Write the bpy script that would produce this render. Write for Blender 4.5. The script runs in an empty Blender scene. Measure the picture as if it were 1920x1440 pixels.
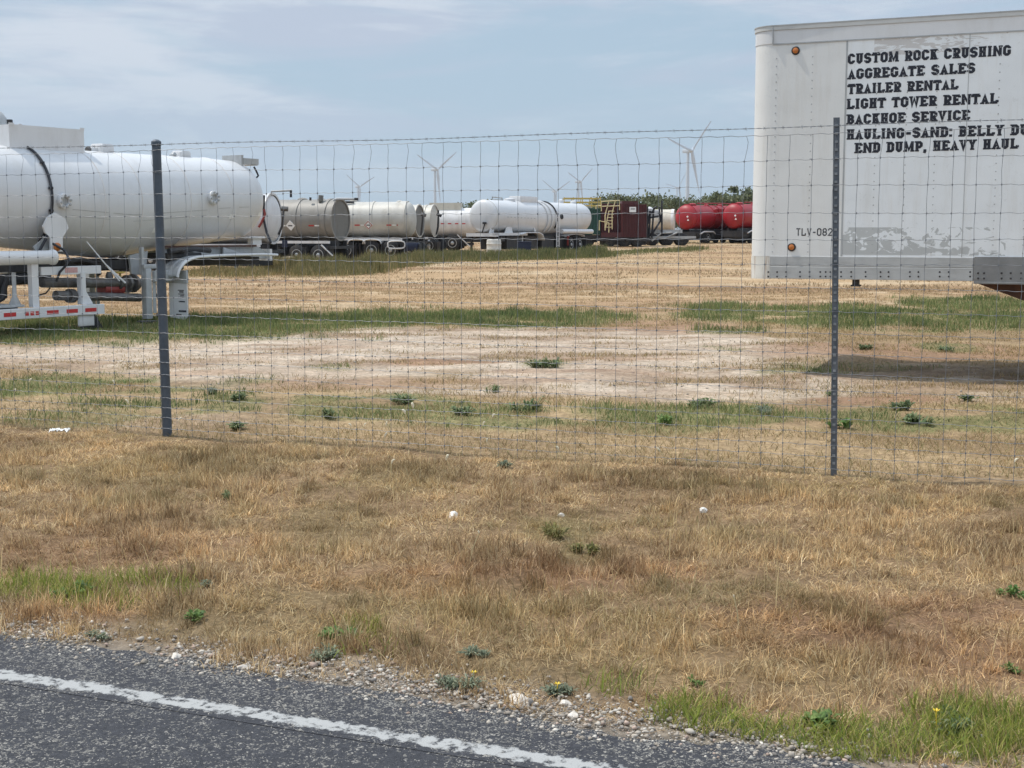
import bpy, math, random
import numpy as np
from mathutils import Vector, Matrix, Quaternion
R = math.radians
random.seed(7); RNG = np.random.default_rng(11)
S = bpy.context.scene
COL = S.collection

# ------------------------------------------------------------------ camera
CAM_H = 1.70
F = 2500.0                      # focal length for a 1920 px wide frame
PITCH = math.atan(286.0 / F)
cd = bpy.data.cameras.new('camera'); cam = bpy.data.objects.new('camera', cd); COL.objects.link(cam)
cam.location = (0, 0, CAM_H); cam.rotation_euler = (math.pi / 2 - PITCH, 0, 0)
cd.sensor_width = 36.0; cd.lens = 36.0 * F / 1920.0
cd.clip_start = 0.05; cd.clip_end = 20000
S.camera = cam
S.render.resolution_x = 1024; S.render.resolution_y = 768

# ------------------------------------------------------------------ sky and sun
SUN_DIR = Vector((-0.93, 0.27, 1.75)).normalized()      # towards the sun
SUN_EL = math.asin(SUN_DIR.z); SUN_AZ = math.atan2(SUN_DIR.x, SUN_DIR.y)
w = bpy.data.worlds.new('World'); S.world = w; w.use_nodes = True
nt = w.node_tree; nt.nodes.clear()
def N(nt, typ, **kw):
    n = nt.nodes.new(typ)
    for k, v in kw.items():
        if k.startswith('i_'):
            key = k[2:]
            n.inputs[int(key) if key.isdigit() else key.replace('_', ' ')].default_value = v
        else: setattr(n, k, v)
    return n
def Lk(nt, a, ao, b, bi): nt.links.new(a.outputs[ao], b.inputs[bi])
sky = N(nt, 'ShaderNodeTexSky', sky_type='NISHITA', sun_disc=False)
sky.sun_elevation = SUN_EL; sky.sun_rotation = SUN_AZ
sky.air_density = 1.0; sky.dust_density = 1.6; sky.ozone_density = 1.0; sky.altitude = 200
tc = N(nt, 'ShaderNodeTexCoord')
mp = N(nt, 'ShaderNodeMapping'); mp.inputs['Scale'].default_value = (1.6, 1.6, 9.0); mp.inputs['Location'].default_value = (3.1, 0.4, 0.35)
Lk(nt, tc, 'Generated', mp, 'Vector')
cn = N(nt, 'ShaderNodeTexNoise', i_Scale=2.3, i_Detail=9.0, i_Roughness=0.60, i_Distortion=0.45)
Lk(nt, mp, 0, cn, 'Vector')
cr = N(nt, 'ShaderNodeMapRange', interpolation_type='SMOOTHSTEP'); cr.inputs[1].default_value = 0.36; cr.inputs[2].default_value = 0.58
Lk(nt, cn, 0, cr, 0)
sx = N(nt, 'ShaderNodeSeparateXYZ'); Lk(nt, tc, 'Generated', sx, 0)
hr = N(nt, 'ShaderNodeMapRange', interpolation_type='SMOOTHSTEP'); hr.inputs[1].default_value = 0.02; hr.inputs[2].default_value = 0.14
hr.inputs[3].default_value = 0.30; hr.inputs[4].default_value = 0.9
Lk(nt, sx, 2, hr, 0)
mm = N(nt, 'ShaderNodeMath', operation='MULTIPLY'); Lk(nt, cr, 0, mm, 0); Lk(nt, hr, 0, mm, 1)
mx = N(nt, 'ShaderNodeMix', data_type='RGBA'); Lk(nt, mm, 0, mx, 0); Lk(nt, sky, 0, mx, 6)
# thin cloud veil: same energy scale as the sky texture
mx.inputs[7].default_value = (5.3, 5.75, 6.6, 1)
mx2 = N(nt, 'ShaderNodeMix', data_type='RGBA'); mx2.inputs[0].default_value = 0.88
Lk(nt, mx, 2, mx2, 6); 
bl = N(nt, 'ShaderNodeMix', data_type='RGBA'); Lk(nt, mm, 0, bl, 0)
bl.inputs[6].default_value = (3.3, 4.35, 5.35, 1)
cn2 = N(nt, 'ShaderNodeTexNoise', i_Scale=3.4, i_Detail=8.0, i_Roughness=0.62, i_Distortion=0.6); Lk(nt, mp, 0, cn2, 'Vector')
cs = N(nt, 'ShaderNodeMapRange', interpolation_type='SMOOTHSTEP'); cs.inputs[1].default_value = 0.42; cs.inputs[2].default_value = 0.62; Lk(nt, cn2, 0, cs, 0)
cc_ = N(nt, 'ShaderNodeMix', data_type='RGBA'); cc_.inputs[6].default_value = (3.75, 4.3, 5.3, 1); cc_.inputs[7].default_value = (5.1, 5.55, 6.2, 1); Lk(nt, cs, 0, cc_, 0); Lk(nt, cc_, 2, bl, 7)
Lk(nt, bl, 2, mx2, 7)
bg = N(nt, 'ShaderNodeBackground'); bg.inputs['Strength'].default_value = 0.11
el = N(nt, 'ShaderNodeMapRange', interpolation_type='SMOOTHSTEP'); el.inputs[1].default_value = 0.16; el.inputs[2].default_value = 0.55
el.inputs[3].default_value = 1.0; el.inputs[4].default_value = 1.65; Lk(nt, sx, 2, el, 0)      # the thin overcast is brighter higher up
vs_ = N(nt, 'ShaderNodeVectorMath', operation='SCALE'); Lk(nt, mx2, 2, vs_, 0); Lk(nt, el, 0, vs_, 'Scale')
Lk(nt, vs_, 0, bg, 'Color')
wo = N(nt, 'ShaderNodeOutputWorld'); Lk(nt, bg, 0, wo, 0)

sd = bpy.data.lights.new('sun', 'SUN'); so = bpy.data.objects.new('sun', sd); COL.objects.link(so)
sd.energy = 2.75; sd.angle = R(1.2); sd.color = (1.0, 0.95, 0.87)
so.rotation_euler = (-SUN_DIR).to_track_quat('-Z', 'Y').to_euler(); so.location = (-8, 6, 30)
S.view_settings.view_transform = 'Standard'; S.view_settings.look = 'None'
S.view_settings.exposure = 0.26; S.view_settings.gamma = 1.0

# ------------------------------------------------------------------ helpers: pixels of a 1920x1440 survey of the place -> points
_sp, _cp = math.sin(PITCH), math.cos(PITCH)
def ray(u, v):
    dx = (u - 960) / F; dy = (720 - v) / F
    return Vector((dx, dy * _sp + _cp, dy * _cp - _sp))
def at(u, v, Y):
    d = ray(u, v); t = Y / d.y
    return Vector((d.x * t, Y, CAM_H + d.z * t))
def gnd(u, v, z=0.0):
    d = ray(u, v); t = (z - CAM_H) / d.z
    return Vector((d.x * t, d.y * t, z))

# ------------------------------------------------------------------ noise on arrays
def _h(ix, iy, s):
    n = (ix.astype(np.int64) * 374761393 + iy.astype(np.int64) * 668265263 + s * 2147483647) & 0xFFFFFFFF
    n = ((n ^ (n >> 13)) * 1274126177) & 0xFFFFFFFF
    n = (n ^ (n >> 16)) & 0xFFFFFFFF
    return n / 4294967295.0
def vn(x, y, s=0):
    x = np.asarray(x, float); y = np.asarray(y, float)
    ix = np.floor(x); iy = np.floor(y); fx = x - ix; fy = y - iy
    fx = fx * fx * (3 - 2 * fx); fy = fy * fy * (3 - 2 * fy)
    a = _h(ix, iy, s); b = _h(ix + 1, iy, s); c = _h(ix, iy + 1, s); d = _h(ix + 1, iy + 1, s)
    return (a * (1 - fx) + b * fx) * (1 - fy) + (c * (1 - fx) + d * fx) * fy
def fbm(x, y, s=0, o=4):
    t = 0; a = 0.5; k = 1.0
    for i in range(o):
        t = t + a * vn(np.asarray(x) * k, np.asarray(y) * k, s + i * 17); a *= 0.5; k *= 2.03
    return t / (1 - 0.5 ** o)
def sst(a, b, x):
    t = np.clip((np.asarray(x, float) - a) / (b - a), 0, 1); return t * t * (3 - 2 * t)

# ------------------------------------------------------------------ road and fence lines
RA = gnd(0, 1267); RB = gnd(1073, 1437)
RE = (RB - RA).normalized(); RN = Vector((-RE.y, RE.x, 0))            # along the road, away from the camera
def road_off(x, y): return (x - RA.x) * RN.x + (y - RA.y) * RN.y
def edge_base(s): return .41 - .085 * sst(.9, 2.6, s)
def road_along(x, y): return (x - RA.x) * RE.x + (y - RA.y) * RE.y
def edge_off(x, y): return road_off(x, y) - edge_base(road_along(x, y)) + .5
def gz(x, y):
    x = np.asarray(x, float); y = np.asarray(y, float)
    z = 0.75 * sst(45, 115, y)
    k = sst(0.7, 1.6, road_off(x, y))
    z = z + k * ((fbm(x * 0.9, y * 0.9, 5, 3) - 0.5) * 0.10 + (fbm(x * 0.16, y * 0.16, 9, 2) - 0.5) * 0.08)
    return z
def gzs(x, y): return float(gz(np.array([x]), np.array([y]))[0])

# ------------------------------------------------------------------ mesh helpers
class MB:
    def __init__(s): s.v = []; s.f = []
    def add(s, vs, fs):
        b = len(s.v); s.v += [tuple(p) for p in vs]; s.f += [tuple(i + b for i in q) for q in fs]
    def box(s, x0, x1, y0, y1, z0, z1, c=0.0):
        if c <= 0:
            vs = [(x, y, z) for z in (z0, z1) for y in (y0, y1) for x in (x0, x1)]
            s.add(vs, [(0, 2, 3, 1), (4, 5, 7, 6), (0, 1, 5, 4), (2, 6, 7, 3), (0, 4, 6, 2), (1, 3, 7, 5)])
        else:
            p = lambda a, b, k: (a + k, b - k)
            def ring(z, k):
                xa, xb = x0 + k, x1 - k; ya, yb = y0 + k, y1 - k
                return [(xa + c, ya, z), (xb - c, ya, z), (xb, ya + c, z), (xb, yb - c, z), (xb - c, yb, z), (xa + c, yb, z), (xa, yb - c, z), (xa, ya + c, z)]
            rs = ring(z0, c * .6) + ring(z0 + c, 0) + ring(z1 - c, 0) + ring(z1, c * .6)
            fs = [tuple(range(7, -1, -1)), tuple(range(24, 32))]
            for k in range(3):
                for i in range(8):
                    j = (i + 1) % 8; fs.append((k * 8 + i, k * 8 + j, k * 8 + 8 + j, k * 8 + 8 + i))
            s.add(rs, fs)
    def beam(s, a, b, w, h, up=(0, 0, 1)):
        a = Vector(a); b = Vector(b); d = (b - a).normalized(); u = Vector(up)
        if abs(d.dot(u)) > 0.98: u = Vector((1, 0, 0))
        r = d.cross(u).normalized() * (w / 2); u = r.cross(d).normalized() * (h / 2)
        vs = [p + sx * r + sy * u for p in (a, b) for sx, sy in ((-1, -1), (1, -1), (1, 1), (-1, 1))]
        s.add(vs, [(3, 2, 1, 0), (4, 5, 6, 7), (0, 1, 5, 4), (1, 2, 6, 5), (2, 3, 7, 6), (3, 0, 4, 7)])
    def tube(s, pts, r, n=8, cap=True):
        pts = [Vector(p) for p in pts]; m = len(pts)
        rs = r if isinstance(r, (list, tuple)) else [r] * m
        t0 = (pts[1] - pts[0]).normalized()
        u = Vector((0, 0, 1)) if abs(t0.z) < 0.9 else Vector((1, 0, 0))
        u = (u - t0 * u.dot(t0)).normalized()
        vs = []; fs = []
        for i, p in enumerate(pts):
            t = (pts[min(i + 1, m - 1)] - pts[max(i - 1, 0)]).normalized()
            u = (u - t * u.dot(t)).normalized(); w_ = t.cross(u)
            for k in range(n):
                a = 2 * math.pi * k / n
                vs.append(p + (u * math.cos(a) + w_ * math.sin(a)) * rs[i])
        for i in range(m - 1):
            for k in range(n):
                j = (k + 1) % n; fs.append((i * n + k, i * n + j, i * n + n + j, i * n + n + k))
        if cap: fs += [tuple(range(n - 1, -1, -1)), tuple(range((m - 1) * n, m * n))]
        s.add(vs, fs)
    def rings(s, st, n=48, cap=True):
        """st: (x, centre z, radius) circles along local x"""
        vs = []; fs = []; m = len(st)
        for x, zc, r in st:
            for k in range(n):
                a = 2 * math.pi * k / n; vs.append((x, math.sin(a) * r, zc + math.cos(a) * r))
        for i in range(m - 1):
            for k in range(n):
                j = (k + 1) % n; fs.append((i * n + k, i * n + n + k, i * n + n + j, i * n + j))
        if cap: fs += [tuple(range(n)), tuple(range(m * n - 1, (m - 1) * n - 1, -1))]
        s.add(vs, fs)
    def lathe(s, o, axis, prof, n=20):
        """prof: (distance along the axis, radius)"""
        o = Vector(o); d = Vector(axis).normalized()
        u = Vector((0, 0, 1)) if abs(d.z) < 0.9 else Vector((1, 0, 0))
        u = (u - d * u.dot(d)).normalized(); w_ = d.cross(u); vs = []; fs = []; m = len(prof)
        for h, r in prof:
            for k in range(n):
                a = 2 * math.pi * k / n; vs.append(o + d * h + (u * math.cos(a) + w_ * math.sin(a)) * r)
        for i in range(m - 1):
            for k in range(n):
                j = (k + 1) % n; fs.append((i * n + k, i * n + j, i * n + n + j, i * n + n + k))
        fs += [tuple(range(n - 1, -1, -1)), tuple(range((m - 1) * n, m * n))]
        s.add(vs, fs)
    def prism(s, poly, fn, a, b):
        """poly of 2D points extruded between a and b; fn(p, q, h) -> 3D point"""
        n = len(poly)
        vs = [fn(p, q, a) for p, q in poly] + [fn(p, q, b) for p, q in poly]
        s.add(vs, [tuple(range(n - 1, -1, -1)), tuple(range(n, 2 * n))] + [(i, (i + 1) % n, n + (i + 1) % n, n + i) for i in range(n)])
    def build(s, name, mat, parent=None, smooth=True, ang=35):
        me = bpy.data.meshes.new(name); me.from_pydata(s.v, [], s.f)
        if smooth:
            me.polygons.foreach_set('use_smooth', [True] * len(me.polygons)); me.set_sharp_from_angle(angle=R(ang))
        me.materials.append(mat); me.update()
        o = bpy.data.objects.new(name, me); COL.objects.link(o)
        if parent: o.parent = parent
        return o
def np_mesh(name, V, T, mat, col=None, uv=None):
    """triangles from arrays"""
    me = bpy.data.meshes.new(name)
    me.vertices.add(len(V)); me.vertices.foreach_set('co', np.ascontiguousarray(V, np.float32).ravel())
    k = T.shape[1]
    me.loops.add(T.size); me.loops.foreach_set('vertex_index', np.ascontiguousarray(T, np.int32).ravel())
    me.polygons.add(len(T)); me.polygons.foreach_set('loop_start', np.arange(0, T.size, k, dtype=np.int32))
    me.update(calc_edges=True)
    if col is not None:
        c = me.color_attributes.new('tint', 'FLOAT_COLOR', 'POINT')
        if col.shape[1] == 3: col = np.concatenate([col, np.ones((len(col), 1))], 1)
        c.data.foreach_set('color', np.ascontiguousarray(col, np.float32).ravel())
    me.materials.append(mat)
    o = bpy.data.objects.new(name, me); COL.objects.link(o)
    return o
def thing(name, label, cat, loc=(0, 0, 0), rz=0.0, group=None):
    o = bpy.data.objects.new(name, None); COL.objects.link(o); o.location = loc; o.rotation_euler = (0, 0, rz)
    o.empty_display_size = 0.3
    return tag(o, label, cat, group)
def tag(o, label, cat, group=None):
    o['label'] = label; o['category'] = cat
    if group: o['group'] = group
    return o
def kind(o, k): o['kind'] = k; return o

# ------------------------------------------------------------------ materials
def mat(name, col, rough=0.5, metal=0.0, var=0.12, scale=6.0, bump=0.0, bscale=60.0, dirt=None, dirt_amt=0.5, dscale=(3, 3, 0.7), spec=0.5, d0=0.5, d1=0.72):
    m = bpy.data.materials.new(name); m.use_nodes = True; t = m.node_tree; t.nodes.clear()
    out = N(t, 'ShaderNodeOutputMaterial'); p = N(t, 'ShaderNodeBsdfPrincipled'); Lk(t, p, 0, out, 0)
    p.inputs['Roughness'].default_value = rough; p.inputs['Metallic'].default_value = metal
    p.inputs['Specular IOR Level'].default_value = spec
    tcn = N(t, 'ShaderNodeTexCoord')
    nz = N(t, 'ShaderNodeTexNoise', i_Scale=scale, i_Detail=6.0, i_Roughness=0.6); Lk(t, tcn, 'Object', nz, 'Vector')
    a = [max(0, c * (1 - var)) for c in col]; b = [min(1, c * (1 + var)) for c in col]
    mr = N(t, 'ShaderNodeMapRange'); mr.inputs[1].default_value = 0.3; mr.inputs[2].default_value = 0.7; Lk(t, nz, 0, mr, 0)
    mxx = N(t, 'ShaderNodeMix', data_type='RGBA'); mxx.inputs[6].default_value = (*a, 1); mxx.inputs[7].default_value = (*b, 1); Lk(t, mr, 0, mxx, 0)
    last = mxx
    if dirt:
        mpn = N(t, 'ShaderNodeMapping'); mpn.inputs['Scale'].default_value = dscale; Lk(t, tcn, 'Object', mpn, 0)
        n2 = N(t, 'ShaderNodeTexNoise', i_Scale=1.6, i_Detail=8.0, i_Roughness=0.65); Lk(t, mpn, 0, n2, 'Vector')
        r2 = N(t, 'ShaderNodeMapRange'); r2.inputs[1].default_value = d0; r2.inputs[2].default_value = d1; r2.inputs[4].default_value = dirt_amt; Lk(t, n2, 0, r2, 0)
        m2 = N(t, 'ShaderNodeMix', data_type='RGBA'); Lk(t, r2, 0, m2, 0); Lk(t, mxx, 2, m2, 6); m2.inputs[7].default_value = (*dirt, 1)
        last = m2
    Lk(t, last, 2, p, 'Base Color')
    if bump:
        n3 = N(t, 'ShaderNodeTexNoise', i_Scale=bscale, i_Detail=4.0); Lk(t, tcn, 'Object', n3, 'Vector')
        bp = N(t, 'ShaderNodeBump', i_Strength=bump, i_Distance=0.01); Lk(t, n3, 0, bp, 'Height'); Lk(t, bp, 0, p, 'Normal')
    return m
def blade_mat(name, trans=0.35, rough=0.75):
    m = bpy.data.materials.new(name); m.use_nodes = True; t = m.node_tree; t.nodes.clear()
    out = N(t, 'ShaderNodeOutputMaterial'); at_ = N(t, 'ShaderNodeAttribute', attribute_name='tint')
    d = N(t, 'ShaderNodeBsdfPrincipled'); d.inputs['Roughness'].default_value = rough; d.inputs['Specular IOR Level'].default_value = 0.25
    tr = N(t, 'ShaderNodeBsdfTranslucent'); mxs = N(t, 'ShaderNodeMixShader'); mxs.inputs[0].default_value = trans
    Lk(t, at_, 'Color', d, 'Base Color'); Lk(t, at_, 'Color', tr, 'Color')
    Lk(t, d, 0, mxs, 1); Lk(t, tr, 0, mxs, 2); Lk(t, mxs, 0, out, 0)
    return m
M = {}
M['white'] = mat('white_paint', (0.67, 0.67, 0.67), 0.38, var=0.03, scale=2, dirt=(0.42, 0.39, 0.34), dirt_amt=0.35, dscale=(2.5, 2.5, 0.8), d0=0.48, d1=0.8)
M['tank_white'] = mat('tank_white_paint', (0.63, 0.635, 0.64), 0.32, var=0.03, scale=1.3, dirt=(0.40, 0.37, 0.32), dirt_amt=0.35, dscale=(2.2, 2.2, 0.5), d0=0.5, d1=0.85)
M['old_white'] = mat('old_white_paint', (0.72, 0.70, 0.68), 0.45, var=0.05, scale=2, dirt=(0.33, 0.29, 0.24), dirt_amt=0.55, dscale=(1.6, 1.6, 0.4), d0=0.45, d1=0.75)
M['cream'] = mat('cream_paint', (0.62, 0.57, 0.47), 0.45, var=0.05, dirt=(0.33, 0.28, 0.2), dirt_amt=0.5, dscale=(1.5, 1.5, 0.5))
M['grey_tank'] = mat('grey_tank_metal', (0.255, 0.24, 0.215), 0.55, 0.05, var=0.08, scale=2, dirt=(0.2, 0.18, 0.15), dirt_amt=0.6, dscale=(1.2, 1.2, 0.4))
M['grey_head'] = mat('grey_head_metal', (0.17, 0.165, 0.15), 0.6, 0.1, var=0.1, scale=2, dirt=(0.13, 0.12, 0.1), dirt_amt=0.6)
M['light_tank'] = mat('light_tank_metal', (0.54, 0.515, 0.46), 0.45, 0.1, var=0.06, scale=2, dirt=(0.30, 0.26, 0.2), dirt_amt=0.5, dscale=(1.2, 1.2, 0.4))
M['galv'] = mat('galvanised_steel', (0.42, 0.43, 0.43), 0.45, 0.6, var=0.15, scale=12, bump=0.1)
M['grey_paint'] = mat('grey_paint', (0.40, 0.41, 0.41), 0.5, var=0.1, dirt=(0.2, 0.18, 0.15), dirt_amt=0.5)
M['dark'] = mat('dark_steel', (0.035, 0.034, 0.036), 0.6, 0.2, var=0.4, scale=9, dirt=(0.10, 0.08, 0.06), dirt_amt=0.5)
M['pipe'] = mat('dirty_pipe_steel', (0.12, 0.115, 0.11), 0.5, 0.4, var=0.35, scale=9, dirt=(0.2, 0.13, 0.09), dirt_amt=0.5)
M['rubber'] = mat('tyre_rubber', (0.022, 0.022, 0.024), 0.85, var=0.3, scale=10, dirt=(0.12, 0.10, 0.075), dirt_amt=0.5)
M['black'] = mat('black_hose', (0.015, 0.016, 0.022), 0.45, var=0.2)
M['alu'] = mat('aluminium_fender', (0.66, 0.67, 0.68), 0.3, 0.55, var=0.05, scale=3, dirt=(0.3, 0.27, 0.22), dirt_amt=0.3)
M['rust'] = mat('rusty_brown_steel', (0.075, 0.036, 0.025), 0.8, var=0.3, scale=5, dirt=(0.16, 0.075, 0.04), dirt_amt=0.6)
M['red'] = mat('red_tank_paint', (0.33, 0.014, 0.022), 0.48, var=0.12, scale=1.5, dirt=(0.17, 0.03, 0.025), dirt_amt=0.55, dscale=(1.3, 1.3, 0.5))
M['red_tape'] = mat('red_reflector', (0.50, 0.03, 0.03), 0.35, var=0.15, scale=20)
M['white_tape'] = mat('white_reflector', (0.8, 0.8, 0.78), 0.35, var=0.05)
M['valve_red'] = mat('red_valve_paint', (0.22, 0.03, 0.025), 0.5, var=0.2)
M['yellow'] = mat('yellow_rail_paint', (0.55, 0.40, 0.10), 0.5, var=0.15, scale=8)
M['pale_yellow'] = mat('pale_yellow_rail_paint', (0.70, 0.60, 0.34), 0.5, var=0.12, scale=8)
M['green_box'] = mat('green_container_paint', (0.020, 0.075, 0.058), 0.5, var=0.15, scale=2, dirt=(0.06, 0.07, 0.055), dirt_amt=0.5)
M['maroon'] = mat('maroon_container_paint', (0.075, 0.014, 0.016), 0.5, var=0.2, scale=2, dirt=(0.09, 0.035, 0.03), dirt_amt=0.6)
M['blue'] = mat('blue_plastic', (0.012, 0.018, 0.045), 0.45, var=0.15)
M['drum'] = mat('pale_drum_plastic', (0.62, 0.60, 0.55), 0.5, var=0.08, dirt=(0.33, 0.3, 0.25), dirt_amt=0.5)
M['orange_hose'] = mat('orange_hose', (0.55, 0.16, 0.08), 0.5, var=0.1)
M['turbine'] = mat('turbine_white', (0.52, 0.57, 0.62), 0.5, var=0.02)
M['amber'] = mat('amber_lens', (0.50, 0.16, 0.035), 0.25, var=0.15, scale=40)
M['lens_rim'] = mat('black_lamp_rim', (0.02, 0.018, 0.016), 0.5)
M['ink'] = mat('dark_lettering', (0.010, 0.011, 0.022), 0.5, var=0.3, scale=9)
M['post_paint'] = mat('dark_post_steel', (0.080, 0.098, 0.120), 0.5, 0.2, var=0.2, scale=10, dirt=(0.10, 0.11, 0.12), dirt_amt=0.5, dscale=(9, 9, 2), bump=0.1)
M['tpost'] = mat('grey_green_t_post_steel', (0.105, 0.117, 0.132), 0.55, 0.1, var=0.3, scale=18, dirt=(0.24, 0.24, 0.24), dirt_amt=0.6, dscale=(12, 12, 6))
M['worn_steel'] = mat('worn_stud_steel', (0.26, 0.27, 0.275), 0.5, 0.2, var=0.25, scale=30)
M['wire'] = mat('galvanised_wire', (0.20, 0.21, 0.225), 0.5, 0.2, var=0.2, scale=30)
M['rock'] = mat('limestone_rock', (0.66, 0.60, 0.52), 0.85, var=0.18, scale=25, bump=0.5, bscale=40)
M['white_rock'] = mat('white_limestone', (0.80, 0.77, 0.71), 0.85, var=0.1, scale=25, bump=0.4, bscale=40)
M['rubble'] = mat('rubble_earth', (0.40, 0.33, 0.26), 0.9, var=0.3, scale=6, bump=0.6, bscale=12)
M['litter'] = mat('white_plastic_litter', (0.80, 0.80, 0.78), 0.5, var=0.06, scale=20)
M['seed'] = mat('pale_seed_head', (0.78, 0.70, 0.52), 0.8, var=0.15, scale=60)
M['straw'] = mat('straw_stem', (0.52, 0.42, 0.23), 0.8, var=0.15, scale=40)
M['bark'] = mat('tree_bark', (0.10, 0.075, 0.055), 0.9, var=0.3)
M['flower'] = mat('yellow_flower', (0.75, 0.52, 0.03), 0.6, var=0.15)
M['blade'] = blade_mat('grass_blades', 0.30)
M['leaf'] = blade_mat('leaves', 0.28, 0.6)

# ------------------------------------------------------------------ layout of the ground cover
def mk(lst):
    out = []
    for u, v, du, dv, st in lst:
        c = gnd(u, v); y0 = gnd(u, v + dv).y; y1 = gnd(u, max(v - dv, 442)).y
        out.append((c.x, (y0 + y1) / 2, du / F * c.y, max((y1 - y0) / 2, .05), st))
    return out
def pm(x, y, lst, nz, k=1.1):
    m = np.zeros_like(x)
    for cx, cy, rx, ry, st in lst:
        r = np.sqrt(((x - cx) / rx) ** 2 + ((y - cy) / ry) ** 2) + (nz - 0.5) * k
        m = np.maximum(m, st * sst(1.2, 0.7, r))
    return m
GREEN_YARD = mk([(200, 618, 430, 24, .95), (620, 602, 260, 17, .9), (860, 600, 300, 17, .95), (1060, 592, 110, 9, .8), (450, 606, 250, 18, .9),
    (1420, 588, 150, 15, .9), (1650, 598, 330, 20, .75), (1880, 578, 160, 20, .85), (1800, 618, 150, 12, .7), (1370, 622, 70, 7, .6),
    (90, 722, 190, 22, .9), (300, 745, 160, 20, .75), (700, 765, 210, 22, .75), (980, 785, 230, 22, .8), (1310, 782, 290, 24, .85),
    (1660, 792, 260, 24, .8), (1890, 790, 130, 24, .75), (150, 785, 180, 18, .5), (430, 770, 90, 20, .7), (1240, 800, 120, 16, .6), (1020, 684, 40, 8, .6), (1500, 698, 110, 8, .6),
    (1620, 690, 200, 7, .35), (1770, 652, 60, 8, .7), (620, 690, 60, 7, .3), (470, 720, 60, 10, .5), (700, 640, 26, 5, .3), (1350, 655, 50, 4, .5)])
BARE = mk([(1490, 702, 150, 24, 1), (1430, 655, 170, 20, .9), (1560, 735, 180, 14, .8), (900, 660, 720, 46, 1), (1250, 705, 420, 38, 1), (180, 664, 330, 28, .95), (1000, 640, 480, 28, 1), (1720, 712, 330, 28, .8), (560, 692, 330, 34, .9), (1700, 745, 260, 14, .6), (1350, 735, 260, 20, .8), (330, 790, 160, 18, .35), (960, 730, 260, 14, .7)])
SOIL = mk([(1720, 660, 330, 17, .8), (1230, 612, 170, 12, .8), (830, 681, 120, 5, .9), (1650, 752, 140, 10, .9), (640, 720, 220, 10, .6), (1300, 575, 300, 14, .4), (60, 640, 130, 8, .6), (1100, 700, 200, 5, .5), (330, 700, 200, 6, .4), (600, 655, 120, 4, .5), (1150, 676, 150, 3, .6), (1480, 655, 100, 4, .4), (380, 665, 120, 3, .5), (900, 716, 180, 4, .5)])
GREEN_FORE = mk([(230, 1115, 190, 32, .5), (60, 1108, 80, 26, .45), (650, 1192, 80, 22, .55), (1320, 1345, 110, 30, .8), (1560, 1392, 320, 42, 1.0), (1860, 1385, 150, 60, 1.0), (1780, 1345, 90, 30, .7), (1160, 1290, 60, 20, .35), (700, 1240, 90, 20, .25)])
OLIVE = mk([(1050, 1005, 70, 28, .9), (1090, 1050, 60, 22, .8), (620, 985, 110, 50, .5), (330, 880, 240, 40, .5), (760, 1130, 300, 40, .5), (500, 1180, 300, 40, .5), (1300, 1200, 200, 50, .4), (430, 960, 40, 30, .4), (750, 900, 110, 30, .5), (1100, 1240, 260, 50, .45), (1500, 1260, 200, 50, .35)])
REDDISH = mk([(1500, 1190, 330, 60, .75), (1750, 1150, 250, 40, .7), (860, 1110, 320, 30, .7), (300, 1030, 300, 40, .45), (1150, 1090, 200, 40, .6), (1800, 1240, 200, 60, .6), (120, 1160, 150, 20, .5)])
FL = at(305, 808, 11.06); FR = at(1562, 903, 9.09); FL.z = 0; FR.z = 0
FE = (FR - FL).normalized(); FN = Vector((-FE.y, FE.x, 0)); FLEN = (FR - FL).length
def fence_off(x, y): return (x - FL.x) * FN.x + (y - FL.y) * FN.y
def zones(x, y):
    n1 = fbm(x * 0.7, y * 0.7, 21, 4); n2 = fbm(x * 2.6, y * 2.6, 33, 4); n3 = fbm(x * 0.075, y * 0.30, 41, 4)
    fo = fence_off(x, y) + (n1 - .5) * 0.5
    yard = sst(-0.1, 0.35, fo)
    nz = 0.45 * n1 + 0.55 * n2
    z = {}
    z['green'] = yard * pm(x, y, GREEN_YARD, nz, 1.5) * sst(.26, .48, .6 * n2 + .4 * n1 + .08)
    z['bare'] = yard * pm(x, y, BARE, nz, .8)
    z['soil'] = yard * pm(x, y, SOIL, nz, .9)
    z['fgreen'] = (1 - yard) * pm(x, y, GREEN_FORE, nz, .8)
    z['olive'] = (1 - yard) * pm(x, y, OLIVE, nz, 1.8) * .7
    z['red'] = (1 - yard) * pm(x, y, REDDISH, nz, 2.0) * .8
    z['yard'] = yard; z['n1'] = n1; z['n2'] = n2; z['n3'] = n3
    z['far'] = yard * sst(26, 32, y)
    return z
def lerp(a, b, t): return a + (np.asarray(b)[None, :] - a) * t[:, None] if np.ndim(b) == 1 else a + (b - a) * t[:, None]
def c3(*a): return np.array(a, float)
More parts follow.
